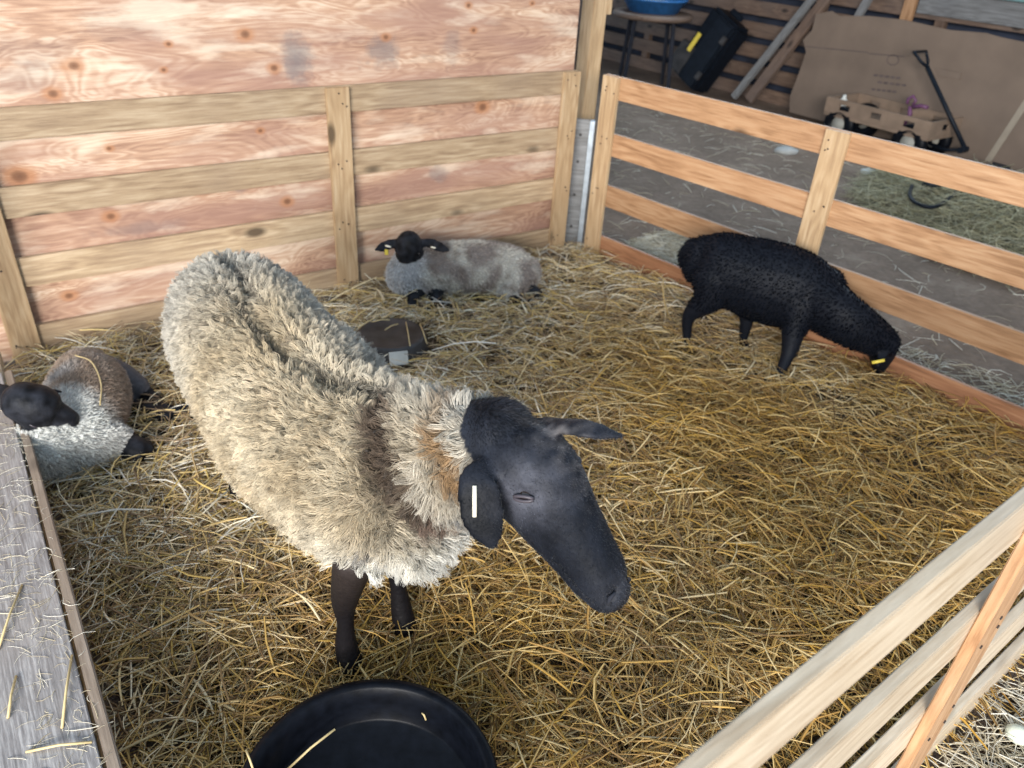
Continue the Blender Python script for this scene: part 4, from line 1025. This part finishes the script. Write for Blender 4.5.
# ------------------------------------------------------------------ garden wagon in front of the cardboard
wc = Vector((3.06, 6.92, -0.035))
wag = empty('garden_wagon', wc, math.atan2(-.8, .6))
tag(wag, 'small wooden garden wagon with black wheels and raised pull handle before the cardboard', 'wagon')
M['wagon_wood'] = plain('wagon_wood', (0.22, 0.155, 0.11), 0.7, var=0.1, scale=8)
M['hub_cream'] = plain('cream_hub', (0.34, 0.33, 0.29), 0.5, var=0.05)
for x in (-.33, .33):
    for y in (-.19, .19):
        bm = bmesh.new(); R_ = Matrix.Rotation(math.pi / 2, 4, 'X')
        bm_lathe(bm, [(.055, -.035), (.080, -.045), (.100, -.042), (.118, -.03), (.125, -.012), (.125, .012), (.118, .03), (.100, .042), (.080, .045), (.055, .035), (.055, -.035)], 28)
        bmesh.ops.transform(bm, matrix=R_, verts=bm.verts)
        w_ = from_bm('wheel', bm, M['rubber'], wag, True); w_.location = (x, y, .15); w_.scale = (1.2, 1, 1.2)
        bm = bmesh.new(); bm_lathe(bm, [(0, -.03), (.02, -.034), (.03, -.022), (.058, -.024), (.064, 0), (.058, .024), (.03, .022), (.02, .034), (0, .03)], 24)
        bmesh.ops.transform(bm, matrix=R_, verts=bm.verts)
        from_bm('hub', bm, M['hub_cream'], w_, True)
    bm = bmesh.new(); bm_cyl(bm, (x, -.19, .125), (x, .19, .125), .012); bm_box(bm, (x, 0, .165), (.05, .26, .07), bev=.004); from_bm('axle', bm, M['black_plastic'], wag)
bm = bmesh.new(); bm_box(bm, (0, 0, .22), (.98, .46, .03), bev=.004); from_bm('deck', bm, M['wagon_wood'], wag)
def slotted(name, L, z0, h_, slots, loc, rz):
    bm = bmesh.new(); xs = [-L / 2]; 
    for c in slots: xs += [c - .05, c + .05]
    xs.append(L / 2)
    bm_box(bm, (0, 0, z0 + h_ * .15), (L, .018, h_ * .3)); bm_box(bm, (0, 0, z0 + h_ * .85), (L, .018, h_ * .3))
    for i in range(0, len(xs), 2): bm_box(bm, ((xs[i] + xs[i + 1]) / 2, 0, z0 + h_ * .5), (xs[i + 1] - xs[i], .018, h_ * .42))
    o = from_bm(name, bm, M['wagon_wood'], wag); o.location = loc; o.rotation_euler = (0, 0, rz)
for y in (-.225, .225): slotted('side_panel', .98, .235, .12, (-.3, 0, .3), (0, y, 0), 0)
for x in (-.48, .48): slotted('end_panel', .43, .235, .12, (0,), (x, 0, 0), math.pi / 2)
bm = bmesh.new(); g1 = Vector((.70, 0, .17)); 
hp = onwall(922, 56, wc, wc + Vector((.6, -.8, 0))); hl = (hp - wc); g2 = Vector((hl.dot(Vector((.6, -.8, 0))), 0, hl.z))
bm_tube(bm, [(.36, 0, .15), (.55, 0, .13), g1], .014, 8); bm_tube(bm, [g1, g1 * .12 + g2 * .88], .018, 8)
dd = (g2 - g1).normalized(); b0 = g1 * .12 + g2 * .88
bm_tube(bm, [b0, b0 + dd * .05 + Vector((0, .05, 0)), g2 + dd * .04 + Vector((0, .09, 0)), g2 + dd * .04 + Vector((0, -.09, 0)), b0 + dd * .05 - Vector((0, .05, 0)), b0], .012, 8)
from_bm('pull_handle', bm, M['black_plastic'], wag)
bm = bmesh.new(); bm_cyl(bm, (.68, -.05, .165), (.68, .05, .165), .025); from_bm('hinge', bm, M['black_plastic'], wag)
def local_w(x, y, z): return wag.location + Matrix.Rotation(math.atan2(-.8, .6), 3, 'Z') @ Vector((x, y, z))
bm = bmesh.new(); bm_tube(bm, [(0, 0, 0), (.02, 0, .09), (.0, 0, .15)], [.016, .02, .014], 8); bm_tube(bm, [(-.03, 0, .16), (-.035, 0, .20), (0, 0, .23), (.035, 0, .20), (.02, 0, .16)], .012, 8); bm_tube(bm, [(.03, 0, .15), (.09, 0, .17), (.15, 0, .17)], .016, 8)
o = from_bm('spray_trigger', bm, M['purple']); o.location = local_w(.14, 0, .238); o.rotation_euler = (0, 0, math.atan2(-.8, .6)); tag(o, 'small purple hand tool standing in the garden wagon', 'tool')
bm = bmesh.new(); bm_lathe(bm, [(0, 0), (.035, 0), (.038, .06), (.03, .10), (.015, .12), (.015, .14), (0, .14)], 20); o = from_bm('pale_bottle', bm, M['white_plastic'], smooth=True); o.location = local_w(-.40, -.12, .238); tag(o, 'little pale bottle at the back end of the garden wagon', 'bottle')
bm = bmesh.new(); bm_box(bm, (0, 0, .03), (.10, .05, .05), bev=.01); o = from_bm('red_block', bm, M['red']); o.location = local_w(.40, -.1, .238); tag(o, 'small red object at the handle end of the garden wagon', 'object')

def rock(name, u, v, s, label, mat, h=0.0, seed=0.):
    bm = bmesh.new(); bmesh.ops.create_icosphere(bm, subdivisions=3, radius=1)
    for w_ in bm.verts: w_.co *= 1 + .18 * noise.noise(w_.co * 1.3 + Vector((seed, 0, 0)))
    bmesh.ops.scale(bm, vec=s, verts=bm.verts)
    o = from_bm(name, bm, mat, smooth=True); p = at(u, v, h); o.location = p; tag(o, label, 'egg' if 'egg' in label else 'stone'); return o
rock('stone', 868, 172, (.06, .045, .03), 'white stone on the dirt just right of the right panel batten', M['white_plastic'], -.02, 1.)
rock('stone', 786, 151, (.10, .06, .035), 'flat grey stone on the dirt beyond the right panel, below the cardboard', M['stone'], -.02, 4.)
eg = bmesh.new(); bm_lathe(eg, [(0, -.028), (.012, -.026), (.0205, -.014), (.0225, 0), (.019, .014), (.011, .026), (0, .031)], 28)
o = from_bm('egg', eg, M['egg'], smooth=True); o.location = at(1019, 735, .035); o.rotation_euler = (1.35, .2, .7); tag(o, 'pale egg lying in straw at the bottom right corner', 'egg')

# black strap lying on the hay
bm = bmesh.new()
hp_ = [at(u, v, .16) for u, v in ((912, 186), (910, 196), (918, 204), (934, 207), (948, 200), (956, 192))]
bm_tube(bm, catmull(hp_, 5), .012, 8)
o = from_bm('black_strap', bm, M['black_plastic']); tag(o, 'loop of black strap lying on the hay pile beyond the right panel', 'strap')
bm = bmesh.new(); bm_box(bm, at(932, 187, .17), (.12, .09, .05), Matrix.Rotation(.4, 3, 'Z'), bev=.01); from_bm('buckle', bm, M['black_plastic'], o)
bm = bmesh.new(); bm_box(bm, (0, 0, 0), (.16, .10, .05), bev=.02); o = from_bm('black_pouch', bm, M['black_plastic']); o.location = at(1000, 168, .12); o.rotation_euler = (0, .1, -.5); tag(o, 'small black pouch on the hay beside the cardboard', 'pouch')

# ------------------------------------------------------------------ hay outside the pen
def mound(x, y):
    d = math.hypot((x - 3.15) / .95, (y - 5.0) / 1.15); return max(0.0, .20 * (1 - d * d)) - .04 + .03 * noise.noise(Vector((x * 4, y * 4, 0)))
HP = [Vector((3.15 + .92 * math.cos(a), 5.0 + 1.12 * math.sin(a), 0)) for a in np.linspace(0, 2 * math.pi, 24, endpoint=False)]
M['hay_core'] = plain('hay_core', (0.10, 0.09, 0.055), 0.9, var=0.35, scale=40, bump=0.8)
hb = bed('hay_pile', HP, 0, M['hay_core'], '', .06, mound); tag(hb, 'heap of greenish hay on the dirt beyond the right panel', 'hay', kind='stuff')
XY = scatter(7000, HP); cl_ = np.array([(0.46, .42, .26), (.36, .34, .20), (.54, .50, .34), (.26, .24, .15)])[RNG.choice(4, len(XY))] * RNG.uniform(.7, 1.1, (len(XY), 1))
o = stalks('hay_stalks', XY, mound, RNG.uniform(.08, .28, len(XY)), RNG.uniform(.003, .007, len(XY)), cl_, M['straw'], tilt=.25, stack=.06, bend=.8); o.parent = hb; tag(o, kind='stuff')

flat = lambda x, y: -.035 + .012 * noise.noise(Vector((x * 1.5, y * 1.5, 0)))
nR = Vector((-dR.y, dR.x, 0))
o1, o2 = PR_A + nR * .03, PR_A + dR * 3.6 + nR * .03
strip = [o1, o1 + nR * .55, PR_A + dR * 1.3 + nR * .42, PR_A + dR * 2.4 + nR * .6, o2 + nR * .9, o2]
def wisps(n, poly, lo, hi, name, parent, pal=None, zf=flat, w=(.002, .0055), stack=.02, tilt=.1):
    XY = scatter(n, poly); c = (pal if pal is not None else PAL)[RNG.choice(len(pal) if pal is not None else len(PAL), len(XY))] * RNG.uniform(.75, 1.1, (len(XY), 1))
    o = stalks(name, XY, zf, RNG.uniform(lo, hi, len(XY)), RNG.uniform(*w, len(XY)), c, M['straw'], tilt=tilt, stack=stack, bend=.5)
    if parent: o.parent = parent
    return o
LP = np.array([(.78, .72, .58), (.66, .58, .42), (.85, .80, .68), (.50, .42, .28)])
o = wisps(2600, strip, .03, .16, 'loose_straw', None, LP); tag(o, 'wisps of pale straw strewn on the dirt outside the right panel', 'straw', kind='stuff')
wide = [PR_A + nR * .1, Vector((.9, 8, 0)), Vector((4.2, 5.5, 0)), PR_A + dR * 4 + nR * .3]
k = wisps(2600, [o1, o1 + nR * .75, PR_A + dR * .9 + nR * .55, PR_A + dR * .9 + nR * .03], .03, .18, 'corner_straw', o, LP); tag(k, kind='stuff')
k = wisps(900, wide, .03, .2, 'scattered_straw', o, LP); tag(k, kind='stuff')
nG = Vector((-G_D.y, G_D.x, 0))
corner = [G_A + G_D * .5 - nG * .03, G_A + G_D * 3.2 - nG * .03, G_A + G_D * 3.2 - nG * 1.0, G_A + G_D * .5 - nG * 1.0]
cz = lambda x, y: straw_z(x, y) - .01
cb_ = bed('outer_straw', corner, -.012, M['straw_bed'], '', .045, cz); tag(cb_, 'pale sunlit straw outside the bottom right panel', 'straw', kind='stuff')
k = wisps(9000, corner, .04, .22, 'outer_stalks', cb_, LP, cz, (.0022, .0055), .05, .16); tag(k, kind='stuff')

# straw bits on the platform
e0_, u_, v_ = plat.location, Vector((math.cos(plat.rotation_euler.z), math.sin(plat.rotation_euler.z), 0)), None
v_ = Vector((u_.y, -u_.x, 0)); 
pp = [e0_ + u_ * .05 + v_ * .03, e0_ + u_ * (L + .0) + v_ * .03, e0_ + u_ * (L + .0) + v_ * .7, e0_ + u_ * .05 + v_ * .7]
pz = lambda x, y: .2235
k = wisps(420, pp, .015, .12, 'straw_bits', plat, LP, pz, (.0008, .0026), .002, .006); tag(k, 'dusty bits of straw', kind='stuff')
k.matrix_parent_inverse = Matrix.LocRotScale(plat.location, plat.rotation_euler, None).inverted()
pp2 = [e0_ + u_ * .02 + v_ * .01, e0_ + u_ * L + v_ * .01, e0_ + u_ * L + v_ * .12, e0_ + u_ * .02 + v_ * .16]
k = wisps(500, pp2, .01, .07, 'straw_dust', plat, LP, pz, (.0006, .0018), .002, .006); tag(k, kind='stuff')
k.matrix_parent_inverse = Matrix.LocRotScale(plat.location, plat.rotation_euler, None).inverted()
for (a, c), lb in (((( -2, 650), (22, 585)), 'long pale straw on the grey platform, farthest from the feed tub'), (((8, 718), (16, 676)), 'upright pale straw near the bottom left corner of the platform'), (((62, 728), (72, 655)), 'long straw pointing away on the platform'), (((26, 752), (92, 742)), 'thick pale straw lying crosswise at the bottom of the platform')):
    single_straw('straw_stalk', at(*a, .225), at(*c, .225), .0026, label=lb)
